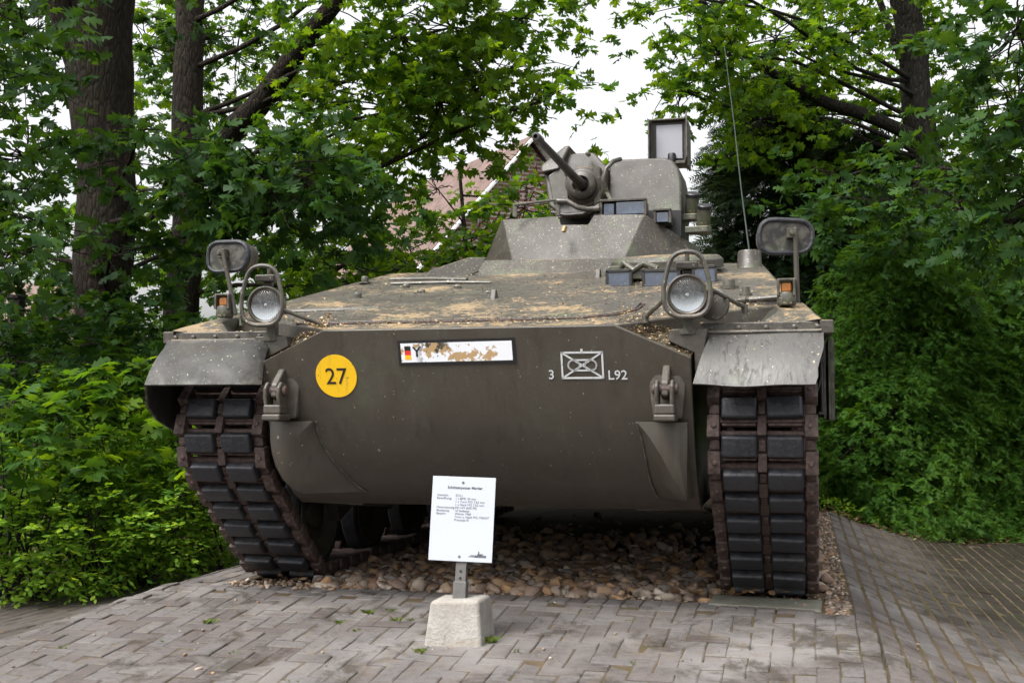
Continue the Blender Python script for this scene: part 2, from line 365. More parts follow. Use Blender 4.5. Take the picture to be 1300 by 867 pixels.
    def mirror(self):
        m = MB(); m.v = [(-x, y, z) for x, y, z in self.v]; m.f = [tuple(reversed(f)) for f in self.f]; return m
    def mesh(self, name, smooth=40, fix=True):
        me = bpy.data.meshes.new(name); me.from_pydata(self.v, [], self.f)
        if fix:
            bm = bmesh.new(); bm.from_mesh(me); bmesh.ops.recalc_face_normals(bm, faces=bm.faces); bm.to_mesh(me); bm.free()
        if smooth:
            me.polygons.foreach_set('use_smooth', [True]*len(me.polygons)); me.set_sharp_from_angle(angle=R(smooth))
        me.update(); return me
    def build(self, name, mat, parent=None, bevel=0, smooth=40, seg=2):
        o = link_mesh(name, self.mesh(name, smooth), mat, parent)
        if bevel:
            b = o.modifiers.new('bevel', 'BEVEL'); b.width = bevel; b.segments = seg; b.limit_method = 'ANGLE'; b.angle_limit = R(35); b.harden_normals = True
        return o

def np_mesh(name, V, T, smooth=False):
    me = bpy.data.meshes.new(name); V = np.asarray(V, np.float32); T = np.asarray(T, np.int32); k = T.shape[1]
    me.vertices.add(len(V)); me.vertices.foreach_set('co', V.ravel())
    me.loops.add(T.size); me.loops.foreach_set('vertex_index', T.ravel())
    me.polygons.add(len(T)); me.polygons.foreach_set('loop_start', np.arange(0, T.size, k, dtype=np.int32))
    if smooth: me.polygons.foreach_set('use_smooth', np.ones(len(T), bool))
    me.update(calc_edges=True); return me

def text_mesh(lines, mat, parent, name, mx, ext=.0006):
    """lines: (string, x, y, size, align, bold offset); the letters lie in the xy plane of mx"""
    m = MB()
    for s, x, y, size, al, off in lines:
        c = bpy.data.curves.new('t', 'FONT'); c.body = s; c.size = size; c.align_x = al; c.extrude = ext; c.offset = off; c.resolution_u = 3
        o = bpy.data.objects.new('t', c); COL.objects.link(o)
        me = bpy.data.meshes.new_from_object(o.evaluated_get(bpy.context.evaluated_depsgraph_get()))
        m.add([v.co+Vector((x, y, 0)) for v in me.vertices], [tuple(p.vertices) for p in me.polygons])
        bpy.data.objects.remove(o); bpy.data.curves.remove(c); bpy.data.meshes.remove(me)
    o = m.build(name, mat, parent, smooth=0); o.matrix_local = mx; return o

# ------------------------------------------------------------------ the vehicle
V = tag(empty('armoured_vehicle'), 'olive drab tracked armoured fighting vehicle with overhead cannon on a gravel stand', 'armoured vehicle')

def nose_y(z):
    pts = [(.40, .62), (.43, .50), (.47, .37), (.53, .26), (.60, .175), (.70, .085), (.80, .022), (.90, -.024), (1.0, -.058), (1.165, -.104), (1.33, -.145)]
    for (a, ya), (b, yb) in zip(pts, pts[1:]):
        if z <= b: return ya+(yb-ya)*(z-a)/(b-a)
    return pts[-1][1]
# nose plate: a thick bent plate with chamfered upper corners
zs = [1.312, 1.27, 1.22, 1.165, 1.08, 1.0, .94, .88, .82, .76, .70, .65, .60, .56, .52, .49, .465]
def nose_w(z): return 1.022 if z <= 1.165 else .687+(1.022-.687)*(1.312-z)/(1.312-1.165)
rows = []
for z in zs:
    wd = nose_w(z); rows.append([(wd*s, nose_y(z), z) for s in (-1, -.8, -.6, -.4, -.2, 0, .2, .4, .6, .8, 1)])
mb = MB().sheet(rows, .035)
nose = mb.build('nose_plate', 'paint_clean', V, .006, 30)

# lower hull tub
prof = [(nose_y(z)+.045, z) for z in (1.15, 1.0, .88, .76, .65, .56, .49, .465)]+[(.75, .462), (6.2, .46), (6.55, .70), (6.55, 1.30), (.30, 1.30)]
MB().prism([(-1.0, y, z) for y, z in prof], (2.0, 0, 0)).build('lower_hull', 'paint_clean', V, .008, 30)
# belly rim below the nose on both sides
for s in (-1, 1):
    b = MB().prism([(s*.70, .42, .455), (s*1.03, .40, .47), (s*1.03, .9, .41), (s*.72, .9, .41)], (0, 0, .02))
    b.build('belly_lip', 'paint_clean', V, .004)

def gl(x, y, dz=0.0):            # a point on the sloping front deck
    return (x, y, 1.318+.236*(y+.10)+dz)
u = MB(); sb = 1.60
top = [gl(-.70, -.095), gl(.70, -.095), gl(1.03, .16), gl(1.47, .42), (1.245, 2.26, 1.872), (1.245, 6.5, 1.872), (-1.245, 6.5, 1.872), (-1.245, 2.26, 1.872), gl(-1.47, .42), gl(-1.03, .16)]
bot = [(-.70, -.06, 1.16), (.70, -.06, 1.16), (1.03, .16, 1.28), (sb, .46, 1.315), (sb, 2.26, 1.315), (sb, 6.5, 1.315), (-sb, 6.5, 1.315), (-sb, 2.26, 1.315), (-sb, .46, 1.315), (-1.03, .16, 1.28)]
u.add(top+bot, [(0, 1, 2, 3, 4, 7, 8, 9), (4, 5, 6, 7)]+[(10+i, 10+(i+1) % 10, (i+1) % 10, i) for i in range(10)]+[tuple(range(19, 9, -1))])
u.build('upper_hull', 'paint', V, .010, 25)

for s in (-1, 1):
    def mir(m): return m if s > 0 else m.mirror()
    # pocket between nose chamfer and fender, filled with litter
    p = MB(); p.add([(.66, -.085, 1.285), (1.01, -.075, 1.150), (1.03, .17, 1.30), (.72, .0, 1.330)], [(0, 1, 2, 3)])
    p.prism([(.66, -.085, 1.27), (1.01, -.075, 1.135), (1.03, .17, 1.285), (.72, .0, 1.315)], (0, 0, .012))
    mir(p).build('corner_pocket', 'paint_moss', V)
    # fender over the track
    f = MB(); f.box((1.315, 3.3, 1.288), (.58, 6.45, .026)); f.box((1.31, .055, 1.303), (.51, .03, .050)); f.box((1.31, .035, 1.268), (.51, .012, .03))
    f.box((1.597, .10, 1.302), (.060, .14, .060)); f.box((1.600, .32, 1.308), (.050, .32, .05))
    fo = mir(f).build('fender', 'paint', V, .006)
    # sloping fairing at the shoulder
    fa = MB(); fa.add([(1.28, .10, 1.303), (1.58, .02, 1.335), (1.595, .46, 1.32), (1.40, .46, 1.32), (1.40, .20, 1.395), (1.55, .10, 1.36), (1.50, .50, 1.452), (1.36, .46, 1.448)],
                      [(0, 1, 5, 4), (4, 5, 6, 7), (1, 2, 6, 5), (0, 4, 7, 3), (0, 3, 2, 1), (2, 3, 7, 6)])
    mir(fa).build('fender_fairing', 'paint_moss', V, .008)
    # inner bracket plate
    ib = MB().prism([(.915, -.03, 1.245), (.925, -.03, 1.297), (1.090, -.03, 1.297), (1.055, -.03, 1.07), (1.030, -.03, 1.10), (1.030, -.03, 1.19)], (0, .17, 0))
    br = mir(ib).build('fender_bracket', 'paint_clean', V, .006)
    # skirt with hinges
    sk = MB(); sk.box((1.612, 3.2, 1.085), (.010, 5.8, .385)); sk.box((1.626, .31, 1.08), (.014, .02, .37)); sk.box((1.59, .34, 1.08), (.010, .06, .36))
    for q in (.5, 1.9, 3.3, 4.7): sk.box((1.60, q, 1.20), (.03, .05, .10))
    mir(sk).build('side_skirt', 'paint', V)
    br2 = MB().tube([(1.575, .27, 1.16), (1.578, .27, .92)], .007, 6); br2.tube([(1.578, .27, 1.10), (1.545, .22, .98)], .0035, 5); br2.box((1.575, .27, 1.17), (.03, .03, .03)); br2.box((1.578, .27, .925), (.035, .02, .012))
    mir(br2).build('skirt_hinge', 'dark_metal', V)
    # splash guard wedge on the nose
    sg = MB(); zl = [.885, .84, .79, .73, .67, .61, .565, .535]; nz = len(zl)
    if s > 0: ox = [.998, .998, .997, .995, .992, .99, .988, .985]; rx = [.775, .815, .850, .885, .915, .945, .965, .978]; wx = [.773, .785, .795, .80, .805, .81, .82, .83]
    else: ox = [.998, 1.0, .998, .99, .975, .95, .915, .87]; rx = [.775, .825, .862, .888, .900, .900, .890, .862]; wx = [.773, .775, .765, .745, .715, .68, .65, .62]
    oy = [-.050, -.052, -.052, -.048, -.038, -.018, .012, .06]
    row = []
    for i, z in enumerate(zl): row.append([(1.0, .30, z), (ox[i], oy[i]+.012, z), (ox[i]*.7+rx[i]*.3, oy[i]-.006, z), (ox[i]*.35+rx[i]*.65, oy[i]-.006, z), (rx[i], oy[i], z), (rx[i]*.5+wx[i]*.5, (oy[i]+nose_y(z))*.5-.012, z), (wx[i], nose_y(z)+.004, z)])
    pts_ = [p for r_ in row for p in r_]; sg.add(pts_, [(i*7+j, i*7+j+1, (i+1)*7+j+1, (i+1)*7+j) for i in range(nz-1) for j in range(6)]+[tuple(range(6, -1, -1)), tuple((nz-1)*7+j for j in range(7))])
    sgo = mir(sg).build('splash_guard', 'paint_clean', V, .006, 32)
    wl = MB().tube([(wx[i]-.002, nose_y(zl[i])-.002+.003*math.sin(i*7), zl[i]) for i in range(nz)], .0065, 6); mir(wl).build('weld_bead', 'paint_clean', sgo)
    # tow shackle: pad, lug, fork, pin
    sp = MB(); cz = 1.03; cx = .915; ny = nose_y(1.03)
    sp.prism([(cx-.075, ny-.012, cz-.13), (cx+.075, ny-.012, cz-.13), (cx+.095, ny-.012, cz+.02), (cx+.055, ny-.02, cz+.115), (cx-.055, ny-.02, cz+.115), (cx-.095, ny-.012, cz+.02)], (0, .05, 0))
    def slim(m_, f_): m_.v = [(cx+(x_-cx)*f_, y_, z_) for x_, y_, z_ in m_.v]; return m_
    slim(sp, .86); so = mir(sp).build('tow_shackle', 'paint_clean', V, .012)
    lg = MB(); lg.prism([(cx-.024, ny-.035, cz+.105), (cx-.024, ny-.115, cz+.03), (cx-.024, ny-.12, cz-.03), (cx-.024, ny-.06, cz-.05), (cx-.024, ny+.0, cz-.02), (cx-.024, ny, cz+.11)], (.048, 0, 0))
    slim(lg, .75); mir(lg).build('lug', 'paint_clean', so, .010)
    fk = MB()
    for q in (-.046, .046): fk.prism([(cx+q-.013, ny-.06, cz+.03), (cx+q-.013, ny-.115, cz+.042), (cx+q-.013, ny-.142, cz+.015), (cx+q-.013, ny-.145, cz-.03), (cx+q-.013, ny-.130, cz-.085), (cx+q-.013, ny-.06, cz-.085)], (.026, 0, 0))
    fk.box((cx, ny-.095, cz-.088), (.122, .085, .045)); fk.box((cx, ny-.085, cz-.125), (.13, .13, .03))
    slim(fk, .72); mir(fk).build('fork', 'paint_clean', so, .010, 40, 3)
    mir(slim(MB(), 1).lathe((cx-.056, ny-.095, cz+.0), (1, 0, 0), [(0, .018), (.006, .024), (.106, .024), (.112, .018)], 16)).build('pin', 'steel_rust', so)

# front mud flaps and the hinge strip with its bolts
for s in (-1, 1):
    MB().tube([(s*1.075, .030, 1.284), (s*1.575, .030, 1.284)], .009, 8).build('flap_hinge', 'paint', V)
    for x in (1.10, 1.22, 1.34, 1.46, 1.56): MB().lathe((s*x, .040, 1.303), (0, -1, 0), [(0, .011), (.010, .011), (.013, .006)], 6).build('bolt', 'paint_moss', V)
rows = []
random.seed(3)
for i in range(9):
    q = i/8; y = .035-.235*q-.03*math.sin(q*math.pi); z = 1.281-.232*q+.012*math.sin(q*math.pi); xl = 1.100-.062*q
    tear = [0, 0, 0, -.002, -.010, -.022, -.030, -.026, -.040][i]; xr = 1.585+tear-.004*random.random()
    rows.append([(xl+(xr-xl)*j/12, y+.004*math.sin(j*.55), z-.008*math.sin(j/12*math.pi)*q+.003*math.sin(j*.8+1)*q) for j in range(13)])
MB().sheet(rows, .010).build('mud_flap', 'scraped', V, 0, 50)['label'] = 'pale scraped front flap with a torn outer edge'
rows = []
pathL = [(-1.022, .02, 0), (-1.045, -.02, .0), (-1.10, -.015, .15), (-1.2, -.012, .25), (-1.35, -.012, .25), (-1.48, -.01, .22), (-1.56, .0, .15), (-1.60, .03, .0), (-1.625, .12, -.35), (-1.635, .25, -.6), (-1.64, .36, -.7)]
for i in range(9):
    q = i/8; r = []
    for j, (x, y, e) in enumerate(pathL):
        drop = .225+(.30*max(0, (j-6)/4)**.8); fwd = .225*max(0, 1-max(0, j-6)/3.5)*(1.0 if j > 1 else .75); flare = (-.045*max(0, 1-abs(j-8)/3.0))
        r.append((x+flare*q*.6+(.03*q if j < 2 else 0), y-fwd*q-.025*math.sin(q*math.pi), 1.285-drop*q+.012*math.sin(q*math.pi)))
    rows.append(r)
MB().sheet(rows, -.012).build('mud_flap', 'flap', V, 0, 50)['label'] = 'front flap with a wrapped rubber side'

# ---- running gear
def hull2d(pts):
    pts = sorted(set(pts)); lo = []; hi = []
    for src, out in ((pts, lo), (pts[::-1], hi)):
        for p in src:
            while len(out) > 1 and (out[-1][0]-out[-2][0])*(p[1]-out[-2][1])-(out[-1][1]-out[-2][1])*(p[0]-out[-2][0]) <= 0: out.pop()
            out.append(p)
    return lo[:-1]+hi[:-1]
circ = []
for cy, cz, r in ((.372, .845, .315), (.93, .37, .318), (5.05, .37, .318), (5.75, .78, .30)):
    circ += [(round(cy+r*math.cos(a*math.pi/60), 5), round(cz+r*math.sin(a*math.pi/60), 5)) for a in range(120)]
hp = hull2d(circ); hp.append(hp[0])          # counter-clockwise in the (y, z) plane
seg = [math.dist(a, b) for a, b in zip(hp, hp[1:])]; LEN = sum(seg); NL = round(LEN/.158); PT = LEN/NL
def on_path(s):
    s %= LEN
    for (a, b), q in zip(zip(hp, hp[1:]), seg):
        if s <= q: t = s/q; return a[0]+(b[0]-a[0])*t, a[1]+(b[1]-a[1])*t
        s -= q
    return hp[0]
def link_parts():
    st = MB(); e = PT/2
    st.box((0, 0, -.018), (.36, .118, .030)); st.tube([(-.20, -.045, -.018), (.20, -.045, -.018)], .017, 8); st.tube([(-.20, .045, -.018), (.20, .045, -.018)], .017, 8)
    st.box((0, e, -.006), (.040, .085, .034)); st.box((0, 0, .004), (.032, .05, .03)); st.box((0, e, -.045), (.05, .05, .07), taper=.5)
    for q in (-1, 1):
        st.box((q*.212, e, -.014), (.056, .104, .062)); st.lathe((q*.208, e, .008), (0, 0, 1), [(0, .017), (.012, .016), (.015, .010)], 6)
        st.box((q*.208, 0, -.018), (.046, .046, .046)); st.box((q*.10, e-.012, -.02), (.15, .014, .03))
    for q in (-.012, .012): st.lathe((0, q, .0), (0, 0, 1), [(0, .008), (.022, .008)], 8)
    pad = MB(); pad.box((0, 0, .023), (.162, .100, .048), taper=.93)
    def bev(m, wd, sg):
        me = m.mesh('link', 40); bm = bmesh.new(); bm.from_mesh(me)
        bmesh.ops.bevel(bm, geom=[x for x in bm.edges if len(x.link_faces) == 2 and x.calc_face_angle() > .6], offset=wd, segments=sg, affect='EDGES', profile=.6)
        bm.to_mesh(me); bm.free(); me.polygons.foreach_set('use_smooth', [True]*len(me.polygons)); me.set_sharp_from_angle(angle=R(35)); return me
    return bev(st, .007, 2), bev(pad, .013, 3)
lk_me, pad_me = link_parts(); lk_me.materials.append(M['steel_rust']); pad_me.materials.append(M['rubber'])
random.seed(11)
for s in (-1, 1):
    rest = MB(); rest_pad = MB()
    for i in range(NL):
        y0, z0 = on_path(i*PT+.06); y1, z1 = on_path(i*PT+.06+PT*.5); y2, z2 = on_path(i*PT+.06-PT*.5)
        t = Vector((0, y1-y2, z1-z2)).normalized(); n = Vector((0, t.z, -t.y))       # outward for a ccw loop
        mx = Matrix.Translation((s*1.315, y0, z0)) @ Matrix((Vector((1, 0, 0)), t, n)).transposed().to_4x4()
        mx = mx @ Matrix.Rotation(random.gauss(0, .012), 4, 'X') @ Matrix.Rotation(random.gauss(0, .006), 4, 'Y')
        if y0 < 2.6 and z0 < 1.13:
            l = link_mesh('track_link', lk_me, None, V); l.matrix_local = mx
            for q in (-1, 1):
                p = link_mesh('rubber_pad', pad_me, None, l); p.location = (q*.0985, random.gauss(0, .001), random.gauss(0, .0015)); p.rotation_euler = (random.gauss(0, .02), random.gauss(0, .02), random.gauss(0, .008))
        else:
            rest.add([v.co for v in lk_me.vertices], [tuple(f.vertices) for f in lk_me.polygons], mx)
            for q in (-1, 1): rest_pad.add([v.co+Vector((q*.0985, 0, 0)) for v in pad_me.vertices], [tuple(f.vertices) for f in pad_me.polygons], mx)
    r = link_mesh('track_run', rest.mesh('track_run', 35, False), 'steel_rust', V); r['kind'] = 'stuff'
    r = link_mesh('rubber_pads', rest_pad.mesh('rubber_pads', 35, False), 'rubber', r); r['kind'] = 'stuff'
# wheels
def wheel_meshes():
    rim = MB(); ty = MB()
    for q in (-1, 1):
        rim.lathe((q*.055, 0, 0), (q, 0, 0), [(0, .255), (.012, .262), (.10, .262), (.108, .252), (.095, .235), (.045, .19), (.035, .12), (.05, .085), (.075, .08), (.08, .06)], 36)
        ty.lathe((q*.058, 0, 0), (q, 0, 0), [(0, .262), (.0, .292), (.012, .302), (.088, .302), (.10, .292), (.10, .262)], 40, caps=False)
    for a in range(8):
        for q in (-1, 1): rim.lathe((q*.09, .155*math.cos(a*math.pi/4), .155*math.sin(a*math.pi/4)), (q, 0, 0), [(0, .014), (.018, .014)], 6)
    return rim.mesh('wheel', 35), ty.mesh('tyre', 35)
rim_me, ty_me = wheel_meshes(); rim_me.materials.append(M['paint_clean']); ty_me.materials.append(M['rubber'])
for s in (-1, 1):
    for y in (.93, 1.75, 2.57, 3.40, 4.22, 5.05):
        o = link_mesh('road_wheel', rim_me, None, V); o.location = (s*1.315, y, .362); c = link_mesh('tyre', ty_me, None, o)
    sp = MB(); n = 11
    for q in (-.14, .14):
        pts = []
        for k in range(n*4):
            a = 2*math.pi*k/(n*4); r = .31 if k % 4 in (0, 1) else .265; pts.append((s*1.315+q-.015, .372+r*math.cos(a), .845+r*math.sin(a)))
        sp.prism(pts, (.03, 0, 0))
    sp.lathe((s*1.315-.2, .372, .845), (1, 0, 0), [(0, .10), (.02, .15), (.38, .15), (.40, .10)], 24)
    sp.build('drive_sprocket', 'steel_rust', V)
    MB().lathe((s*1.315-.13, 5.75, .78), (1, 0, 0), [(0, .2), (.02, .27), (.1, .27), (.11, .12), (.15, .12), (.16, .27), (.24, .27), (.26, .2)], 28).build('idler_wheel', 'paint_clean', V)
    for y in (.93, 1.75, 2.57, 3.40, 4.22, 5.05): MB().bar((s*1.08, y, .37), (s*1.06, y+.42, .55), .07, .11).build('swing_arm', 'dark_metal', V)

# ---- markings on the nose
def nose_mx(x, z, lift=.003):
    a = Vector((0, nose_y(z+.04)-nose_y(z-.04), .08)).normalized(); xa = Vector((1, 0, 0)); n = xa.cross(a)
    return Matrix.Translation(Vector((x, nose_y(z), z))+n*lift) @ Matrix((xa, a, n)).transposed().to_4x4()
disc = MB().lathe((0, 0, -.002), (0, 0, 1), [(0, .103), (.003, .103)], 48).build('number_disc', 'yellow', V, smooth=30); disc.matrix_local = nose_mx(-.640, 1.10)
text_mesh([('27', 0, -.038, .112, 'CENTER', 0)], 'black', disc, 'numeral', Matrix.Translation((0, 0, .0022)))

def mat_plate():
    t = NT('peeling_number_plate'); n = t.noise(9.0, 10, .70, t.scaled((1, 1.3, 1))); sx = t.n('ShaderNodeSeparateXYZ'); t.put(sx.inputs[0], t.co())
    win = t.mth('MULTIPLY', t.step(sx.outputs[0], -.235, -.16), t.step(sx.outputs[0], .215, .08))
    band = t.mth('MULTIPLY', t.step(sx.outputs[1], -.052, -.02), t.step(sx.outputs[1], .056, .03))
    k = t.mth('ADD', n, t.mth('MULTIPLY', t.mth('MULTIPLY', win, band), .12))
    c = t.mix(t.step(k, .60, .612), (.74, .76, .80), (.42, .28, .14))
    dk = t.mth('MULTIPLY', t.step(t.noise(11, 8, .7, t.scaled((1.2, 1, 1.5))), .53, .54), t.mth('MULTIPLY', t.step(sx.outputs[0], -.20, -.14), t.step(sx.outputs[0], .0, -.07)))
    c = t.mix(dk, c, (.05, .044, .035))
    return t.out(t.bsdf(c, .5, 0, t.bump(k, .3, .003)))
M['plate'] = mat_plate()
lp = empty('number_plate', parent=V); lp.matrix_local = nose_mx(-.042, 1.206) @ Matrix.Rotation(.012, 4, 'Z')
MB().box((0, 0, .0), (.558, .116, .003)).build('plate_border', 'black', lp)
MB().box((0, 0, .0015), (.530, .089, .003)).build('plate_face', 'plate', lp)
for i, c in enumerate(((.012, .012, .013), (.62, .03, .025), (.85, .45, .01))):
    mt = mat_plain('flag_%d' % i, c, .5, var=.08); MB().box((-.232, .021-.021*i, .0028), (.030, .021, .002)).build('flag_stripe', mt, lp)
text_mesh([('Y', -.188, -.018, .066, 'CENTER', .001)], 'black', lp, 'letter', Matrix.Translation((0, 0, .0036)))

ts = MB()                                      # unit sign: crossed box with a flattened figure of eight
def stroke(m, pts, wd, closed=False):
    k = len(pts); pts = [Vector((*p, 0)) for p in pts]
    for a, b in zip(pts, pts[1:]+([pts[0]] if closed else [])):
        d = (b-a).normalized(); m.box((a+b)/2, ((b-a).length+wd*.9, wd, .0016), Matrix.Rotation(math.atan2(d.y, d.x), 3, 'Z'))
stroke(ts, [(-.092, -.058), (.092, -.058), (.092, .058), (-.092, .058)], .0085, True)
stroke(ts, [(-.092, -.058), (.092, .058)], .0075); stroke(ts, [(-.092, .058), (.092, -.058)], .0075)
cap = []
for k in range(24):
    a = 2*math.pi*k/24; cap.append((.030*math.cos(a)+(.034 if math.cos(a) > 0 else -.034), .026*math.sin(a)))
for sx in (-1, 1):
    stroke(ts, [(sx*(.038+.026*math.cos(a)), .024*math.sin(a)) for a in [2*math.pi*k/18 for k in range(18)]], .007, True)
stroke(ts, [(-.038, .024), (.038, .024)], .007); stroke(ts, [(-.038, -.024), (.038, -.024)], .007)
stroke(ts, [(0, .060), (0, .070)], .010)
uo = ts.build('unit_sign', 'white_paint', V, smooth=0); uo.matrix_local = nose_mx(.540, 1.139)
text_mesh([('3', -.143, -.062, .060, 'CENTER', .0004), ('L92', .112, -.066, .060, 'LEFT', .0004)], 'white_paint', uo, 'unit_number', Matrix.Identity(4))
text_mesh([('4725', 0, 0, .034, 'CENTER', .001)], 'white_paint', V, 'stencil_number', Matrix.Translation((-1.115, -.0335, 1.245)) @ Matrix.Rotation(R(84), 4, 'X') @ Matrix.Rotation(R(2), 4, 'Z'))

# ---- headlamps with guards
def rounded(pts, r, n=6):
    out = []; k = len(pts)
    for i in range(k):
        p, a, b = Vector(pts[i]), Vector(pts[i-1]), Vector(pts[(i+1) % k]); d1, d2 = (a-p).normalized(), (b-p).normalized()
        rr = r[i] if isinstance(r, (list, tuple)) else r
        for j in range(n+1):
            t = j/n; out.append((p+d1*rr)*(1-t)**2+p*2*t*(1-t)+(p+d2*rr)*t*t)
    return out
for s in (-1, 1):
    hx, hy, hz = s*1.005, -.06, 1.445
    hr = empty('headlamp', (hx, hy, hz), V); tl = R(-6 if s > 0 else 14)*1
    hr.rotation_euler = (R(3), 0, R(4) if s > 0 else R(6)); hr.scale = (.86, .86, .86)
    b = MB(); b.lathe((0, -.055, 0), (0, 1, 0), [(0, .088), (-.006, .098), (0.0, .106), (.018, .107), (.03, .100), (.085, .094), (.13, .072), (.155, .035)], 36, caps=False)
    b.box((0, .06, -.12), (.05, .06, .13)); b.lathe((0, .06, -.20), (0, 0, 1), [(0, .055), (.03, .055)], 16)
    b.build('lamp_housing', 'paint_clean', hr)
    MB().lathe((0, -.055, 0), (0, 1, 0), [(.010, .088), (.03, .080), (.055, .064), (.080, .040), (.095, .015)], 32).build('reflector', 'reflector', hr)
    MB().lathe((0, -.03, 0), (0, 1, 0), [(-.018, .004), (-.012, .012), (0, .016), (.02, .012)], 12).build('bulb', 'white_paint', hr)
    MB().lathe((0, -.052, 0), (0, 1, 0), [(-.020, .018), (-.016, .045), (-.008, .07), (.004, .086), (.010, .086)], 32).build('lens', 'lens', hr)
    k = MB(); k.box((0, -.03, .148), (.115, .075, .040)); k.box((0, .0, .118), (.05, .05, .03)); k.box((0, .01, .19), (.024, .02, .075))
    k.build('blackout_lamp', 'paint', hr, .010)
    g = [Vector((x, -.11-.10*(z < 0)+.03, z)) for x, z in ((-.075, .215), (.075, .215), (.122, .02), (.105, -.115), (-.105, -.115), (-.122, .02))]
    ring = rounded([(q.x, -.100-.05*(.2-q.z), q.z) for q in g], [.075, .075, .06, .085, .085, .06])
    gr = MB().tube(ring, .0125, 8, closed=True)
    lf = (-.22, .06, -.11) if s > 0 else (-.19, .09, -.08)
    rf = (.290, .20, -.06) if s > 0 else (.32, .03, -.12)
    gr.tube([(-.118, -.105, -.03), lf], .0115, 8); gr.tube([(.116, -.105, -.03) if s < 0 else (.105, -.1, .03), rf], .0115, 8)
    gr.lathe(lf, (0, 0, 1), [(-.03, .018), (.012, .018)], 8); gr.lathe(rf, (0, 0, 1), [(-.035, .018), (.012, .018)], 8)
    gr.build('lamp_guard', 'paint', hr)
# round horn beside the lamp on the driver's side
hn = MB().lathe((1.115, .02, 1.405), (-.25, -1, .1), [(-.04, .05), (0, .072), (.018, .072), (.022, .06), (.026, .03)], 20)
for k in range(8): hn.lathe((1.115+.058*math.cos(k*.785), -.0-.01*0, 1.407+.058*math.sin(k*.785)), (-.25, -1, .1), [(0, .008), (.012, .008)], 6)
hn.build('horn', 'paint', V)

# ---- mirrors and turn signals
for s in (-1, 1):
    mr = empty('wing_mirror', (s*1.425, .32, 1.745), V); mr.rotation_euler = (R(2), 0, R(17) if s > 0 else R(-9))
    def rr(wd, hh, y, rad): return [(x, y, z) for x, y, z in rounded([(-wd, y, -hh), (wd*.94, y, -hh*.95), (wd, y, hh*.9), (-wd*.96, y, hh)], rad, 5)]
    m = MB(); a, b2, c = rr(.118, .072, -.012, .06), rr(.136, .086, .012, .078), rr(.112, .070, .115, .065)
    ring_fs = lambda n, o1, o2: [(o1+i, o1+(i+1) % n, o2+(i+1) % n, o2+i) for i in range(n)]
    n = len(a)
    m.add(b2+c, ring_fs(n, 0, n)+[tuple(range(n, 2*n))]); m.add(b2, [tuple(range(n))])
    m.build('mirror_housing', 'paint', mr, 0, 40)
    MB().tube([Vector(p) for p in rr(.128, .079, -.004, .072)], .012, 8, closed=True).build('rubber_rim', 'rubber', mr)
    MB().prism([Vector(p) for p in rr(.122, .074, -.006, .068)], (0, .012, 0)).build('mirror_plate', 'flap', mr)
    MB().box((0, .117, 0), (.19, .006, .11)).build('mirror_glass', 'reflector', mr)
    am = MB()
    top_ = Vector((.035 if s > 0 else -.005, -.035, .012)); botm = Vector((.045 if s > 0 else .065, -.03, -.31))
    am.tube([top_+Vector((0, 0, .025)), top_, botm], .0125, 8); am.box(top_+Vector((-.012, .012, 0)), (.05, .03, .045)); am.lathe(top_+Vector((-.02, -.01, 0)), (0, -1, 0), [(0, .012), (.014, .012)], 6)
    am.build('mirror_arm', 'paint_clean', mr, .003)
    ti = empty('turn_signal', (s*1.425, .29, 1.440), V)
    MB().lathe((0, 0, -.02), (0, 0, 1), [(0, .042), (.012, .046), (.05, .044), (.06, .040)], 14).build('signal_base', 'paint', ti)
    MB().box((0, 0, .062), (.050, .046, .048)).build('signal_lens', 'amber', ti, .010)
    cg = MB()
    for q in (-.036, .036): cg.box((q, -.005, .060), (.012, .066, .075))
    cg.box((0, -.002, .098), (.084, .066, .010)); cg.build('signal_cage', 'paint', ti, .003)
rod = MB().tube([(1.25, .42, 1.462), (1.40, .40, 1.470)], .016, 8); rod.lathe((1.25, .42, 1.462), (-1, 0, 0), [(0, .010), (.02, .020), (.04, .010), (.06, .006)], 8); rod.box((1.35, .44, 1.44), (.13, .07, .03))
rod.build('cable_coupling', 'paint', V, .003)

# ---- front deck hardware
seam = []
for x, y in ((-.98, .22), (-.92, .075), (-.6, .055), (-.2, .06), (.2, .065), (.5, .085), (.66, .17), (.73, .32), (.74, .48), (.68, .60), (.62, .66)): seam.append(Vector(gl(x, y, .004)))
sm = []
for a, b in zip(seam, seam[1:]): sm += [a.lerp(b, t/5) for t in range(5)]
MB().tube(sm, .0065, 6).build('hatch_seam', 'steel_rust', V)
pl = [gl(-.93, .085, 0), gl(.50, .10, 0), gl(.66, .20, 0), gl(.72, .34, 0), gl(.72, .55, 0), gl(.60, .75, 0), gl(.42, 1.35, 0), gl(.30, 1.9, 0), gl(-1.05, 1.9, 0), gl(-1.15, .6, 0)]
MB().prism(pl, (0, 0, .010)).build('engine_cover', 'paint', V, .003)
MB().tube([gl(-1.30, .46, .008), gl(-1.15, .44, .010), gl(-.85, .46, .010), gl(-.66, .52, .004)], .016, 8).build('hinge_bar', 'paint_moss', V)
MB().tube([gl(-1.05, 1.75, .015), gl(-.75, 1.70, .018), gl(-.50, 1.62, .015)], .014, 8).build('hinge_bar', 'paint_moss', V)
MB().tube([gl(-.95, 1.50, .018), gl(-.55, 1.46, .022), gl(-.30, 1.44, .015)], .009, 6).build('stay_rod', 'paint_moss', V)
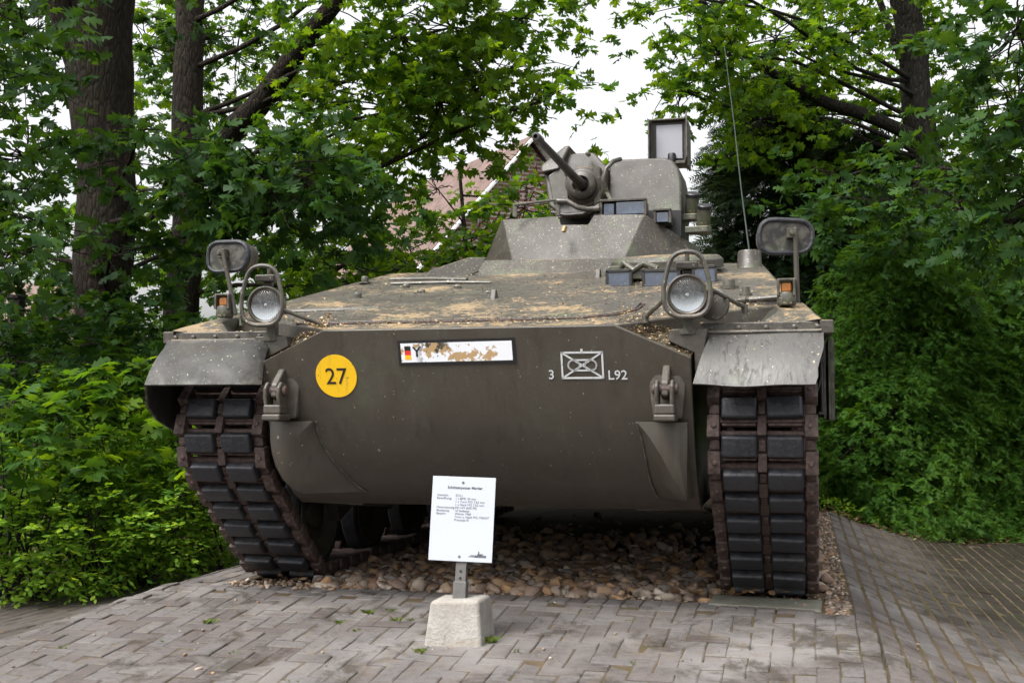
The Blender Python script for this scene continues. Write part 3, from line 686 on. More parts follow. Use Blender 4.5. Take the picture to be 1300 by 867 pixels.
for x, y, h in ((-.95, .95, .05), (-1.2, 1.7, .06), (-.55, 1.5, .04), (-.45, 1.25, .03), (-.62, 1.1, .025), (-.8, 1.35, .03), (-.20, 1.02, .01)):
    MB().lathe(gl(x, y, 0), (0, 0, 1), [(0, .040), (.010, .040), (.012, .024), (h*.5+.005, .026), (h*.5+.015, .020), (h*.5+.018, .008)], 8).build('deck_fitting', 'paint_moss', V)
for x, y in ((-.10, .78), (.32, 1.62)):
    MB().prism([gl(x-.02, y-.03, 0), gl(x-.02, y+.05, 0), gl(x-.02, y+.02, .05), gl(x-.02, y-.005, .06)], (.03, 0, 0)).build('lifting_stop', 'paint', V, .006)
# front deflector and collar ahead of the turret
dfl = MB(); dfl.prism([gl(-.86, 1.72, -.01), gl(-.62, 1.84, -.01), (-.50, 1.98, 1.84), (-.50, 2.05, 1.93), (-.60, 1.98, 1.925), (-.80, 1.80, 1.83)], (0, .05, .01))
dfl.add([(-.52, 1.90, 1.78), (.46, 1.90, 1.78), (.46, 2.04, 1.895), (-.52, 2.04, 1.915), (-.52, 2.3, 1.895), (.46, 2.3, 1.88)], [(0, 1, 2, 3), (3, 2, 5, 4)]); dfl.build('deflector', 'paint', V, .010)
# driver's periscopes and hatch
for x0, x1, y in ((.428, .562, 1.26), (.640, .835, 1.22), (.905, 1.03, 1.34)):
    p = empty('periscope', ((x0+x1)/2, y, gl(0, y)[2]), V); wd = x1-x0
    MB().box((0, .06, .035), (wd, .11, .12)).build('periscope_housing', 'paint', p, .010)
    f = MB(); f.box((0, .0, .083), (wd+.01, .02, .014)); f.box((0, .0, -.008), (wd+.01, .02, .014))
    for q in (-1, 1): f.box((q*wd/2, 0, .038), (.014, .02, .09))
    f.build('periscope_frame', 'black', p); MB().box((0, .004, .036), (wd-.012, .012, .072)).build('prism_glass', 'prism', p)
h = MB().lathe((.70, 1.85, 1.80), (0, -.15, 1), [(0, .34), (.05, .34), (.075, .31), (.085, .1)], 30); h.build('driver_hatch', 'paint_moss', V, .006)
k = MB(); k.tube([(.46, 1.45, 1.72), (.50, 1.42, 1.79), (.56, 1.40, 1.74), (.62, 1.38, 1.775), (.70, 1.38, 1.74)], .022, 8); k.box((.44, 1.44, 1.735), (.07, .05, .07)); k.box((.60, 1.45, 1.715), (.26, .10, .05)); k.build('hatch_hinge', 'paint_moss', V, .005)
for x, y, r in ((1.12, 1.05, .035), (.98, .80, .02), (1.22, .75, .022)):
    MB().lathe(gl(x, y, -.01), (0, 0, 1), [(0, r*1.5), (.018, r*1.5), (.02, r), (.05, r*.9), (.055, r*.4)], 10).build('filler_cap', 'paint_moss', V)
an = empty('antenna', (1.185, 2.02, 1.79), V)
MB().lathe((0, 0, 0), (0, 0, 1), [(-.02, .085), (.01, .085), (.02, .076), (.115, .070), (.125, .064)], 24).build('antenna_base', 'paint', an)
MB().tube([(0, 0, .12), (-.045, .06, .5), (-.09, .13, .95), (-.15, .22, 1.48)], [.0055, .0045, .0035, .0025], 6).build('antenna_rod', 'antenna', an)

# ---- turret
T = empty('turret', (.10, 3.05, 1.87), V)
def tl(p): return Vector(p)-Vector((.10, 3.05, 1.87))
botr = [(-.33, 2.12), (.02, 2.07), (.38, 2.10), (.83, 2.50), (.92, 3.1), (.72, 3.8), (-.52, 3.8), (-.74, 3.1), (-.70, 2.58)]
topr = [(-.50, 2.50), (-.075, 2.33), (.13, 2.33), (.515, 2.37), (.70, 2.66), (.74, 3.1), (.56, 3.65), (-.36, 3.65), (-.58, 3.1), (-.565, 2.62)]
tm = MB()
L = [tl(p) for p in [(-.70, 2.58, 1.86), (-.33, 2.12, 1.86), (0.0, 2.06, 1.86), (.385, 2.10, 1.86), (.83, 2.46, 1.86), (.92, 3.1, 1.86), (.72, 3.8, 1.86), (-.52, 3.8, 1.86), (-.74, 3.1, 1.86)]]
tm.add(L+[tl(p) for p in [(-.545, 2.62, 2.262), (-.52, 2.56, 2.262), (-.08, 2.34, 2.232), (-.05, 2.29, 2.165), (.135, 2.29, 2.160), (.165, 2.345, 2.232), (.50, 2.36, 2.225), (.72, 2.66, 2.10), (.76, 3.1, 2.12), (.56, 3.65, 2.14), (-.36, 3.65, 2.2), (-.60, 3.1, 2.25)]],
       [(0, 1, 10, 9), (1, 2, 12, 11, 10), (2, 3, 13, 12), (3, 15, 14, 13), (3, 4, 16, 15), (4, 5, 17, 16), (5, 6, 18, 17), (6, 7, 19, 18), (7, 8, 20, 19), (8, 0, 9, 20)])
tm.build('turret_skirt', 'paint', T, .010, 25)
tp = MB(); tp.prism([tl(p) for p in [(-.56, 2.66, 2.10), (-.08, 2.5, 2.10), (.14, 2.5, 2.10), (.50, 2.42, 2.10), (.70, 2.68, 2.08), (.74, 3.1, 2.08), (.56, 3.6, 2.1), (-.36, 3.6, 2.1), (-.58, 3.1, 2.1)]], (0, 0, .02)); tp.build('turret_roof', 'paint_moss', T)
MB().prism([tl((.0, 2.045, 2.085)), tl((.0, 2.12, 2.085)), tl((.0, 2.17, 2.135)), tl((.0, 2.10, 2.13))], (.022, 0, 0)).build('lifting_eye', 'flake', T, .006)
# gun carrier (cradle) left of the sight housing
cr = MB()
cr.prism([tl(p) for p in [(-.20, 2.60, 2.35), (-.24, 2.62, 2.60), (-.16, 2.72, 2.74), (.10, 2.70, 2.735), (.20, 2.62, 2.62), (.20, 2.60, 2.42), (.10, 2.58, 2.28), (-.10, 2.58, 2.28)]], (0, .72, .0))
cr.prism([tl(p) for p in [(-.25, 2.58, 2.58), (-.26, 2.60, 2.64), (-.10, 2.68, 2.79), (-.06, 2.68, 2.79), (-.12, 2.56, 2.60)]], (0, .45, 0))
cr.build('gun_cradle', 'paint', T, .03, 35, 3)
mt_ = MB(); mt_.lathe(tl((.045, 2.62, 2.475)), (0, -1, 0), [(-.02, .150), (.03, .140), (.055, .118), (.060, .104), (.10, .098), (.112, .085), (.12, .060), (.10, .050), (.06, .048)], 36); mt_.build('mantlet', 'paint', T, 0, 35)
mt2 = MB(); mt2.tube([tl((.045+.135*math.cos(a), 2.59, 2.475+.135*math.sin(a))) for a in [R(x) for x in range(150, 395, 10)]], .013, 8); mt2.build('mantlet_ring', 'paint_moss', T)
cn = MB(); cn.lathe(tl((.045, 2.62, 2.475)), (-.004, -1, .012), [(0, .036), (.12, .036), (.22, .034), (.30, .029), (.9, .024), (1.30, .0205), (1.33, .022), (1.35, .0265), (1.44, .0265), (1.465, .023), (1.467, .013), (1.40, .012)], 24, caps=False)
cn.build('cannon_barrel', 'dark_metal', T)
MB().lathe(tl((.045-.0058, 2.62-1.42, 2.475+.017)), (-.004, -1, .012), [(0, .0125), (.002, .0125)], 16).build('bore', 'black', T)
ap = MB(); ap.tube([tl(p) for p in [(.23, 2.50, 2.40), (.205, 2.46, 2.48), (.225, 2.46, 2.56), (.27, 2.50, 2.62), (.31, 2.56, 2.645)]], .016, 8); ap.tube([tl((.22, 2.50, 2.42)), tl((.28, 2.44, 2.30))], .014, 8)
ap.build('cradle_arm', 'paint', T)
ct = MB(); ct.prism([tl(p) for p in [(-.16, 2.56, 2.36), (-.20, 2.58, 2.56), (-.10, 2.60, 2.64), (-.06, 2.57, 2.50), (-.05, 2.55, 2.38)]], (0, .12, 0)); ct.build('cradle_cheek', 'paint_moss', T, .010)
MB().prism([tl(p) for p in [(.12, 2.57, 2.64), (.17, 2.57, 2.60), (.17, 2.57, 2.36), (.12, 2.57, 2.33)]], (0, .12, 0)).build('cradle_cheek', 'paint_moss', T, .010)
MB().tube([tl(p) for p in [(-.17, 2.56, 2.30), (-.06, 2.52, 2.27), (.06, 2.50, 2.27), (.17, 2.52, 2.33)]], .012, 8).build('cable', 'dark_metal', T)
for x, z in ((-.13, 2.68), (.08, 2.70), (.15, 2.52)): MB().lathe(tl((x, 2.62, z)), (0, -1, 0), [(0, .016), (.05, .016), (.055, .009)], 8).build('bolt', 'paint', T)
# sight housing
hs = MB(); hy0, hy1 = 2.66, 3.25
poly = [(.20, 2.30), (.20, 2.655), (.24, 2.69), (.58, 2.685), (.645, 2.66), (.685, 2.60), (.705, 2.50), (.71, 2.28)]
hs.add([tl((x, hy0+.10*(z-2.28)/.4, z)) for x, z in poly]+[tl((x, hy1, z)) for x, z in poly], [tuple(range(8)), tuple(range(15, 7, -1))]+[(i, 8+i, 8+(i+1) % 8, (i+1) % 8) for i in range(8)])
hs.build('sight_housing', 'paint', T, .018, 35, 3)
MB().box(tl((.40, 2.9, 2.20)), (.62, .55, .18)).build('housing_base', 'black', T)
MB().box(tl((.02, 3.0, 2.20)), (.34, .5, .20)).build('mount_base', 'black', T)
MB().lathe(tl((.02, 2.95, 2.73)), (0, 0, 1), [(0, .045), (.02, .045), (.03, .03)], 14).build('cradle_cap', 'paint', T)
# rails and periscopes on the skirt
rl = MB(); rl.bar(tl((-.395, 2.40, 2.335)), tl((-.085, 2.38, 2.352)), .03, .014); rl.bar(tl((-.39, 2.40, 2.25)), tl((-.39, 2.40, 2.34)), .03, .016, (0, 1, 0)); rl.bar(tl((-.088, 2.38, 2.24)), tl((-.088, 2.38, 2.352)), .03, .018, (0, 1, 0)); rl.build('guard_rail', 'paint_moss', T, .003)
MB().tube([tl(p) for p in [(-.09, 2.37, 2.340), (-.02, 2.36, 2.335), (.05, 2.35, 2.290), (.12, 2.35, 2.272), (.20, 2.35, 2.275)]], .019, 10).build('feed_tube', 'paint', T)
for x0, x1, y, z0, z1 in ((.205, .500, 2.40, 2.225, 2.330), (.555, .655, 2.46, 2.175, 2.265)):
    p = empty('periscope', tl(((x0+x1)/2, y, z0)), T); wd, hh = x1-x0, z1-z0
    f = MB(); f.box((0, 0, hh), (wd+.015, .07, .016)); f.box((-wd/2, 0, hh/2), (.018, .06, hh)); f.box((wd/2, 0, hh/2), (.018, .06, hh)); f.box((0, .09, hh/2), (wd, .12, hh*.95))
    fo = f.build('periscope_frame', 'paint', p, .003)
    g = MB()
    if wd > .2: g.box((-.095, -.005, hh*.45), (.07, .03, hh*.72)); g.box((.055, -.012, hh*.47), (.20, .03, hh*.80))
    else: g.box((0, -.008, hh*.45), (wd*.8, .03, hh*.75))
    MB().box((0, .026, hh/2), (wd-.02, .01, hh*.92)).build('periscope_back', 'black', p)
    g.build('prism_glass', 'prism', p, .004)
# smoke dischargers
for x, y, z in ((.765, 2.80, 2.315), (.855, 2.66, 2.205)):
    d = empty('smoke_discharger', tl((x, y, z)), T)
    MB().lathe((0, 0, 0), (.12, -.42, 1), [(-.05, .042), (.0, .046), (.10, .046)], 20).build('tube', 'paint_moss', d)
    MB().lathe((.0105, -.0365, .087), (.12, -.42, 1), [(0, .049), (.022, .049), (.028, .043)], 20).build('cap', 'black', d)
    MB().prism([(-.12, -.05, -.075), (.03, -.06, -.075), (.055, -.02, -.075), (.05, .05, -.075), (-.12, .06, -.075)], (0, 0, .045)).build('bracket', 'paint_moss', d, .008)
# searchlight box
sl = empty('searchlight', tl((.575, 3.10, 2.70)), T)
b = MB(); b.box((0, .10, .17), (.255, .22, .31)); b.box((.0, -.03, .008), (.25, .06, .022)); b.box((0, -.02, .322), (.25, .08, .012)); b.box((0, .09, -.03), (.10, .12, .08)); b.build('searchlight_box', 'paint_clean', sl, .004)
MB().box((.0, -.014, .165), (.215, .010, .265)).build('searchlight_frame', 'black', sl)
MB().box((.010, -.021, .165), (.185, .008, .245)).build('searchlight_glass', 'searchlight_glass', sl)
MB().box((-.128, -.055, .165), (.008, .14, .30)).build('door', 'paint_clean', sl)
MB().prism([(.122, -.02, .01), (.130, -.02, .01), (.150, -.16, .02), (.142, -.16, .02)], (0, 0, .33)).build('door', 'paint', sl)
MB().box((.137, .08, .15), (.016, .20, .33)).build('side_cover', 'paint_moss', sl, .005)
MB().lathe((.03, -.05, .015), (0, 0, 1), [(0, .03), (.05, .03), (.06, .024)], 12).build('knob', 'black', sl)

# blossom litter caught on the deck
rg = np.random.default_rng(5)
def flakes(n, fn, smin, smax):
    V_, T_ = [], []
    for i in range(n):
        p = np.array(fn()); a = rg.uniform(0, 6.28); s = rg.uniform(smin, smax); d = np.array((math.cos(a), math.sin(a), rg.normal(0, .25))); e = np.array((-math.sin(a), math.cos(a), rg.normal(0, .3)))*rg.uniform(.25, .6)
        b = len(V_); V_ += [p-d*s-e*s*.3, p+e*s+np.array((0, 0, s*.4)), p+d*s, p-e*s]; T_ += [(b, b+1, b+2), (b, b+2, b+3)]
    return V_, T_
def deck_pt():
    k = rg.random()
    if k < .30: x, y = rg.uniform(-.95, .95), -.08+abs(rg.normal(0, .10))
    elif k < .55:
        x = rg.choice((-1, 1))*rg.uniform(.74, 1.35); y = abs(rg.normal(.12, .14)) + (.25*(abs(x)-1.02) if abs(x) > 1.02 else .0)
    elif k < .8: x, y = rg.uniform(-1.2, 1.2), rg.uniform(0, 2.0)
    else: x, y = rg.normal(.7, .3), abs(rg.normal(1.1, .25))
    x = max(-1.3, min(1.3, x)); lim = -.08 if abs(x) < .7 else (-.08+.24*(abs(x)-.7)/.33 if abs(x) < 1.03 else .17+.25*(abs(x)-1.03)/.44)
    return gl(x, max(y, lim), .013)
v1, t1 = flakes(1500, deck_pt, .003, .010)
def pocket():
    s = rg.choice((-1, 1)); a, b = rg.random(), rg.random(); x = .70+.32*a; z = 1.298-.14*a+b*.12; return (s*x, -.075+.23*b*(.3+.7*a), z+.002)
v2, t2 = flakes(1100, pocket, .004, .012)
def fend_pt():
    s = rg.choice((-1, 1)); return (s*rg.uniform(1.05, 1.55), rg.uniform(.045, .30), 1.331-(.025 if rg.random() < .7 else 0))
v3, t3 = flakes(420, fend_pt, .004, .014)
VV = np.array(v1+v2+v3); TT = np.array(t1+[tuple(i+len(v1) for i in t) for t in t2]+[tuple(i+len(v1)+len(v2) for i in t) for t in t3])
o = link_mesh('blossom_litter', np_mesh('blossom_litter', VV, TT), 'flake'); tag(o, 'tan blossom litter lying on the vehicle deck', 'litter', kind='stuff')

# ------------------------------------------------------------------ information sign
SX, SY = .010, -.22
sg = tag(empty('information_sign', (SX, SY, gz(SX, SY))), 'small white information board on a short steel post set in concrete', 'sign')
cb = MB(); cb.add([(-.135, -.12, -.05), (.135, -.12, -.05), (.135, .14, -.05), (-.135, .14, -.05), (-.112, -.085, .175), (.110, -.085, .185), (.112, .11, .185), (-.11, .11, .175)],
                  [(3, 2, 1, 0), (4, 5, 6, 7), (0, 1, 5, 4), (1, 2, 6, 5), (2, 3, 7, 6), (3, 0, 4, 7)])
o = cb.build('concrete_base', 'concrete', sg, .018, 40, 3)
pm = Matrix.Translation((0.0, .0, .16)) @ Matrix.Rotation(R(1.2), 4, 'Y') @ Matrix.Rotation(R(-7), 4, 'X')
po = MB(); po.box((0, 0, .26), (.050, .030, .56)); po.box((0, -.0, .04), (.060, .045, .10)); p_ = po.build('post', 'galv', sg, .003); p_.matrix_local = pm
for z in (.105, .135):
    MB().lathe((0, -.0155, z), (0, -1, 0), [(0, .006), (.002, .006)], 10).build('bolt_hole', 'black', p_)
pn = MB().box((0, 0, 0), (.288, .372, .005)).build('panel', 'panel_white', sg, .001)
pn.matrix_local = pm @ Matrix.Translation((-.004, -.023, .363)) @ Matrix.Rotation(R(4), 4, 'Z') @ Matrix.Rotation(R(-.2), 4, 'Y') @ Matrix.Rotation(R(90), 4, 'X')
Lx = -.120; Tx = -.036; fs = .0155
rowsT = [('Schützenpanzer Marder', .006, .132, .0165, 'CENTER', .0005)]
y = .098
for a, b in (('Gewicht:', '27,5 t'), ('Bewaffnung:', '1 x BMK 20 mm'), ('', '1 x Turm MG 7,62 mm'), ('', '1 x Heck MG 7,62 mm'), ('Motorleistung:', '441 kW (600 PS)'), ('Besatzung:', '10 Soldaten'), ('Baujahr:', 'Wanne 1968'), ('', 'Turm u. Heck MG 1966/67'), ('', 'Prototyp III')):
    if a: rowsT.append((a, Lx, y, fs*.92, 'LEFT', 0))
    rowsT.append((b, Tx, y, fs*.92, 'LEFT', 0)); y -= .0135
text_mesh(rowsT, 'print', pn, 'printed_text', Matrix.Translation((0, 0, .0031)), .0002)
em = MB(); em.box((.092, -.161, 0), (.050, .010, .0005)); em.box((.088, -.154, 0), (.022, .008, .0005)); em.box((.083, -.147, 0), (.005, .016, .0005)); em.box((.098, -.152, 0), (.012, .004, .0005)); em.box((.060, -.158, 0), (.030, .003, .0005)); em.box((.056, -.163, 0), (.038, .003, .0005))
em.build('printed_emblem', 'print', pn, smooth=0).matrix_local = Matrix.Translation((0, 0, .003))
for yy in (.160, -.165): MB().lathe((-.004, yy, .0024), (0, 0, 1), [(0, .006), (.003, .005)], 10).build('screw', 'galv', pn)

# ------------------------------------------------------------------ ground, pavement, pavers, gravel
def lin(a, b, n): return [a+(b-a)*i/n for i in range(n+1)]
gxs = sorted(set([-400, -200, -100, -50, -25, -14]+[round(q, 3) for q in lin(-10, 10, 80)]+[14, 25, 50, 100, 200, 400])); gys = sorted(set([-200, -80, -30, -15]+[round(q, 3) for q in lin(-9, 14, 92)]+[20, 30, 50, 100, 200, 500]))
gv = []; rgn = np.random.default_rng(1)
for yv in gys:
    for xv in gxs: gv.append((xv, yv, gz(xv, yv)-.065))
nx = len(gxs); gf = [(j*nx+i, j*nx+i+1, (j+1)*nx+i+1, (j+1)*nx+i) for j in range(len(gys)-1) for i in range(nx-1)]
m = MB(); m.v = gv; m.f = gf; tag(m.build('ground', 'soil', smooth=180), kind='structure')

def bed_left(x, y):      # true where planting, not paving
    return y > 1.75+.98*(x+4.05)*1.0 + (.0 if x < -3.2 else 0) and x < -2.0 and y > 1.2 + max(0, -(x+4.4))*.1 and (y-1.75) > 2.6*(x+4.05)*.55 - .4
def in_bed(x, y):
    if x < 0:
        # the bed edge runs from (-4.3, 1.6) to (-2.75, 4.2) and on
        ex = -4.25+(y-1.55)*.50
        return x < ex and y > -2
    return y > 6.15+.45*(x-1.6)
def in_stand(x, y): return -1.57 < x < 1.60 and y > .62
def paved(x, y):
    if in_bed(x, y) or in_stand(x, y): return False
    if 1.575 < x < 1.70 and y > .40: return False
    return y < 9 and -7.5 < x < 6.5 and y > -4.2
# bedding sand
sx_ = lin(-7.5, 6.5, 70); sy_ = lin(-4.2, 9, 66); m = MB(); m.v = [(a, b, gz(a, b)-.0055) for b in sy_ for a in sx_]; n_ = 71
m.f = [(j*n_+i, j*n_+i+1, (j+1)*n_+i+1, (j+1)*n_+i) for j in range(66) for i in range(70) if not in_bed(*[(sx_[i]+sx_[i+1])/2, (sy_[j]+sy_[j+1])/2]) and not (-1.5 < (sx_[i]+sx_[i+1])/2 < 1.55 and (sy_[j]+sy_[j+1])/2 > .8)]
PAVE = tag(m.build('pavement', 'joint', smooth=180), kind='structure')

def paver_mesh(i, lx=.180, ly=.090):
    rg_ = random.Random(i); m = MB(); bv = .006; hx, hy = lx/2-.0018, ly/2-.0018; j = lambda: rg_.uniform(-.0034, .0034)
    ringb = [(-hx+j(), -hy+j()), (hx+j(), -hy+j()), (hx+j(), hy+j()), (-hx+j(), hy+j())]; ringt = [(x*(1-bv/hx)+j()*.5, y*(1-bv/hy)+j()*.5) for x, y in ringb]
    vs = [(x, y, -.05) for x, y in ringb]+[(x, y, -.004) for x, y in ringb]+[(x, y, 0) for x, y in ringt]
    m.add(vs, [(8, 9, 10, 11)]+[(k, (k+1) % 4, 4+(k+1) % 4, 4+k) for k in range(4)]+[(4+k, 4+(k+1) % 4, 8+(k+1) % 4, 8+k) for k in range(4)])
    me = m.mesh('paver', 0); me.materials.append(M['paver']); return me
PVM = [paver_mesh(i) for i in range(8)]
spots = []
def put_paver(x, y, rot):
    if paved(x, y): spots.append((x, y, rot))
a = .090
# soldier course along the gravel edge
k = -1.70
while k < 1.70: put_paver(k, .52, math.pi/2); k += .0912
# herringbone on the front apron
for i in range(-60, 60):
    for j in range(-60, 60):
        for kk, (ox, oy, rt_) in enumerate(((1.0, .5, 0), (.5, 2.0, math.pi/2))):
            # 90 degree herringbone: unit cell vectors (1,1) and (2,-2) in brick widths
            x = (i*1+j*2+ox)*a; y = (i*1-j*2+oy)*a + .0
            if -1.85 <= x < (1.67 if kk else 1.66) and y < (.425 if x > -1.70 else .55) and y > -3.9: put_paver(x, y, rt_)
            elif kk == 0 and 1.66 <= x < 1.72 and -3.9 < y < .425: spots.append((x-.047, y, -1))
            elif x < -1.85 and y < .55 and x > -7.4 and y > -3.9: put_paver(x, y, rt_)
# stretcher courses running back on both banks
for c in range(0, 52):
    x = 1.752+c*.0917; y = -3.9+(c % 2)*.09
    while y < 9: put_paver(x, y, math.pi/2); y += .1825
for c in range(0, 58):
    x = -1.60-c*.0917; y = .66+(c % 2)*.09
    while y < 7: put_paver(x, y, math.pi/2); y += .1825
spots = list({(round(x, 3), round(y, 3)): (x, y, r_) for x, y, r_ in spots}.values())
rp = random.Random(9)
def paver_mx(x, y, r_):
    e = .04; sx = (gz(x+e, y)-gz(x-e, y))/(2*e); sy = (gz(x, y+e)-gz(x, y-e))/(2*e)
    n = Vector((-sx+rp.gauss(0, .016), -sy+rp.gauss(0, .016), 1)).normalized(); q = Vector((0, 0, 1)).rotation_difference(n)
    wd_ = Matrix.Diagonal((.985, .915, 1, 1)) if x > 1.7 else Matrix.Identity(4)
    if r_ == -1: wd_ = Matrix.Diagonal((.48, 1, 1, 1)); r_ = 0
    return Matrix.Translation((x+rp.gauss(0, .0012), y+rp.gauss(0, .0012), gz(x, y)+rp.gauss(0, .0018))) @ q.to_matrix().to_4x4() @ Matrix.Rotation(r_+rp.gauss(0, .012), 4, 'Z') @ wd_
def view_size(x, y):
    d = Vector((x, y, gz(x, y)))-Vector((CAMX, CAMY, CAMZ)); z = d.dot(_fw)
    if z < 1: return None
    uu, vv = 650+FPX*d.dot(_rt)/z, 433.5-FPX*d.dot(_up)/z
    return (1/z**2) if -30 < uu < 1330 and vv < 900 else None
ranked = sorted(((view_size(x, y) or -1, x, y, r_) for x, y, r_ in spots), reverse=True)
rest = MB()
for i, (sc, x, y, r_) in enumerate(ranked):
    mx = paver_mx(x, y, r_)
    if i < 300 and sc > 0:
        o = link_mesh('paver', PVM[i % 8], None, PAVE); o.matrix_local = mx
    else: 
        me = PVM[i % 8]; rest.add([v.co for v in me.vertices], [tuple(p.vertices) for p in me.polygons], mx)
o = link_mesh('paver_field', rest.mesh('paver_field', 0, False), 'paver', PAVE); o['kind'] = 'stuff'

# gravel under the vehicle
def ico():
    bm = bmesh.new(); bmesh.ops.create_icosphere(bm, subdivisions=2, radius=1); v = np.array([x.co[:] for x in bm.verts]); f = np.array([[q.index for q in x.verts] for x in bm.faces]); bm.free(); return v, f
icv, icf = ico(); rg = np.random.default_rng(21); GV, GF = [], []; off = 0
def stone(p, r):
    global off
    sc = np.array((rg.uniform(.8, 1.35), rg.uniform(.7, 1.1), rg.uniform(.5, .8)))*r; ph = rg.uniform(0, 6.28, 6); fr = rg.uniform(1.2, 2.6, 3)
    k = 1+.16*np.sin(icv[:, 0]*fr[0]*2+ph[0])*np.cos(icv[:, 1]*fr[1]*2+ph[1])+.12*np.sin(icv[:, 2]*fr[2]*2+ph[2]+icv[:, 0]*2)
    v = icv*k[:, None]
    for _ in range(6):
        nn = rg.normal(0, 1, 3); nn /= np.linalg.norm(nn); dd = v@nn; lim = rg.uniform(.45, .85); v = v-np.clip(dd-lim, 0, None)[:, None]*nn
    v = v*sc; ax, ay, az = rg.normal(0, .35), rg.normal(0, .35), rg.uniform(0, 6.28)
    rm = np.array((Matrix.Rotation(az, 3, 'Z') @ Matrix.Rotation(ax, 3, 'X') @ Matrix.Rotation(ay, 3, 'Y')))
    GV.append(v@rm.T+np.array(p)); GF.append(icf+off); off += len(icv)
for i in range(3000):
    x = rg.uniform(-1.52, 1.60); y = .64+abs(rg.normal(0, 1.35)); r = rg.gamma(3, .0078)+.007; r = min(r, .055)
    if 1.03 < abs(x) < 1.60 and y < 1.1: r = min(r, .010)
    stone((x, y, -.035+r*.35+rg.uniform(0, .02)+.02*min(1, (y-.6)*1.2)), r)
for i in range(260): stone((rg.uniform(-1.1, 1.05), rg.uniform(.66, 1.05), .0+rg.uniform(0, .02)), rg.uniform(.022, .055))
for i in range(1500):                       # small pebbles in the strip outside the track and along the edge
    if i % 3: x, y = rg.uniform(1.585, 1.695), rg.uniform(.42, 6.0)
    else: x, y = rg.uniform(-1.5, 1.55), rg.uniform(.61, .80)
    stone((x, y, -.012+rg.uniform(0, .012)), rg.uniform(.007, .017))
for i in range(60):
    x, y = rg.uniform(-1.55, -.9), rg.uniform(.50, .72); stone((x, y, gz(x, y)+.004), rg.uniform(.006, .02))
o = link_mesh('gravel', np_mesh('gravel', np.concatenate(GV), np.concatenate(GF), False), 'stone'); tag(o, 'mixed brown and grey gravel bed under the vehicle', 'gravel', kind='stuff')
bed = MB(); bed.box((-.02, 3.8, -.05), (3.3, 6.4, .05)); tag(bed.build('gravel_bed', 'soil'), kind='structure')
sl_ = MB(); sl_.add([(1.02, .545, -.05), (1.565, .50, -.05), (1.575, .80, -.05), (1.03, .84, -.05), (1.03, .56, .008), (1.56, .515, .004), (1.57, .79, .006), (1.04, .83, .01)], [(3, 2, 1, 0), (4, 5, 6, 7), (0, 1, 5, 4), (1, 2, 6, 5), (2, 3, 7, 6), (3, 0, 4, 7)])
tag(sl_.build('concrete_slab', 'slab', None, .008), 'thin mossy concrete slab under the front of the track beside the pebble strip', 'slab')

# loose flakes of stone and leaf on the apron, small weeds in the joints
GV, GF, off = [], [], 0
for i in range(90):
    x, y = rg.uniform(-2.2, 2.6), rg.uniform(-1.1, .45); stone((x, y, gz(x, y)+.004), rg.choice((.004, .006, .009, .016), p=(.4, .35, .18, .07)))
o = link_mesh('scattered_chips', np_mesh('scattered_chips', np.concatenate(GV), np.concatenate(GF), False), 'stone'); tag(o, 'small stone chips scattered over the pavers', 'stone chips', kind='stuff')
gv_, gt_ = [], []
def tuft(x, y, n, h):
    z = gz(x, y)-.01
    for i in range(n):
        a_ = rg.uniform(0, 6.28); l = h*rg.uniform(.5, 1.1); o_ = rg.normal(0, .012, 2); d = np.array((math.cos(a_), math.sin(a_), 0)); e = np.array((-math.sin(a_), math.cos(a_), 0))*rg.uniform(.002, .005); p = np.array((x+o_[0], y+o_[1], z)); b_ = len(gv_)
        gv_.extend([p-e, p+e, p+d*l*.45+np.array((0, 0, l*.8))+e*.8, p+d*l+np.array((0, 0, l*.9))]); gt_.extend([(b_, b_+1, b_+2), (b_, b_+2, b_+3)])
for i in range(46):
    x, y = rg.uniform(-1.9, .9), rg.uniform(-.9, .42)
    x = round(x/.1)*.1; tuft(x, y, int(rg.integers(4, 14)), rg.uniform(.008, .022))
for x, y, n_, h_ in ((-.55, .12, 40, .028), (-.45, .18, 30, .022), (-.38, .02, 36, .026), (.15, -.26, 44, .045), (-.62, -.06, 30, .024), (-.10, -.42, 34, .024), (-1.25, -.15, 30, .03), (.30, -.35, 24, .02)): tuft(x, y, n_, h_)
o = link_mesh('joint_weeds', np_mesh('joint_weeds', gv_, gt_), 'grass'); tag(o, 'small tufts of grass in the paver joints', 'weeds', kind='stuff')

# ------------------------------------------------------------------ foliage
def unit(a): return a/np.maximum(np.linalg.norm(a, axis=-1, keepdims=True), 1e-9)
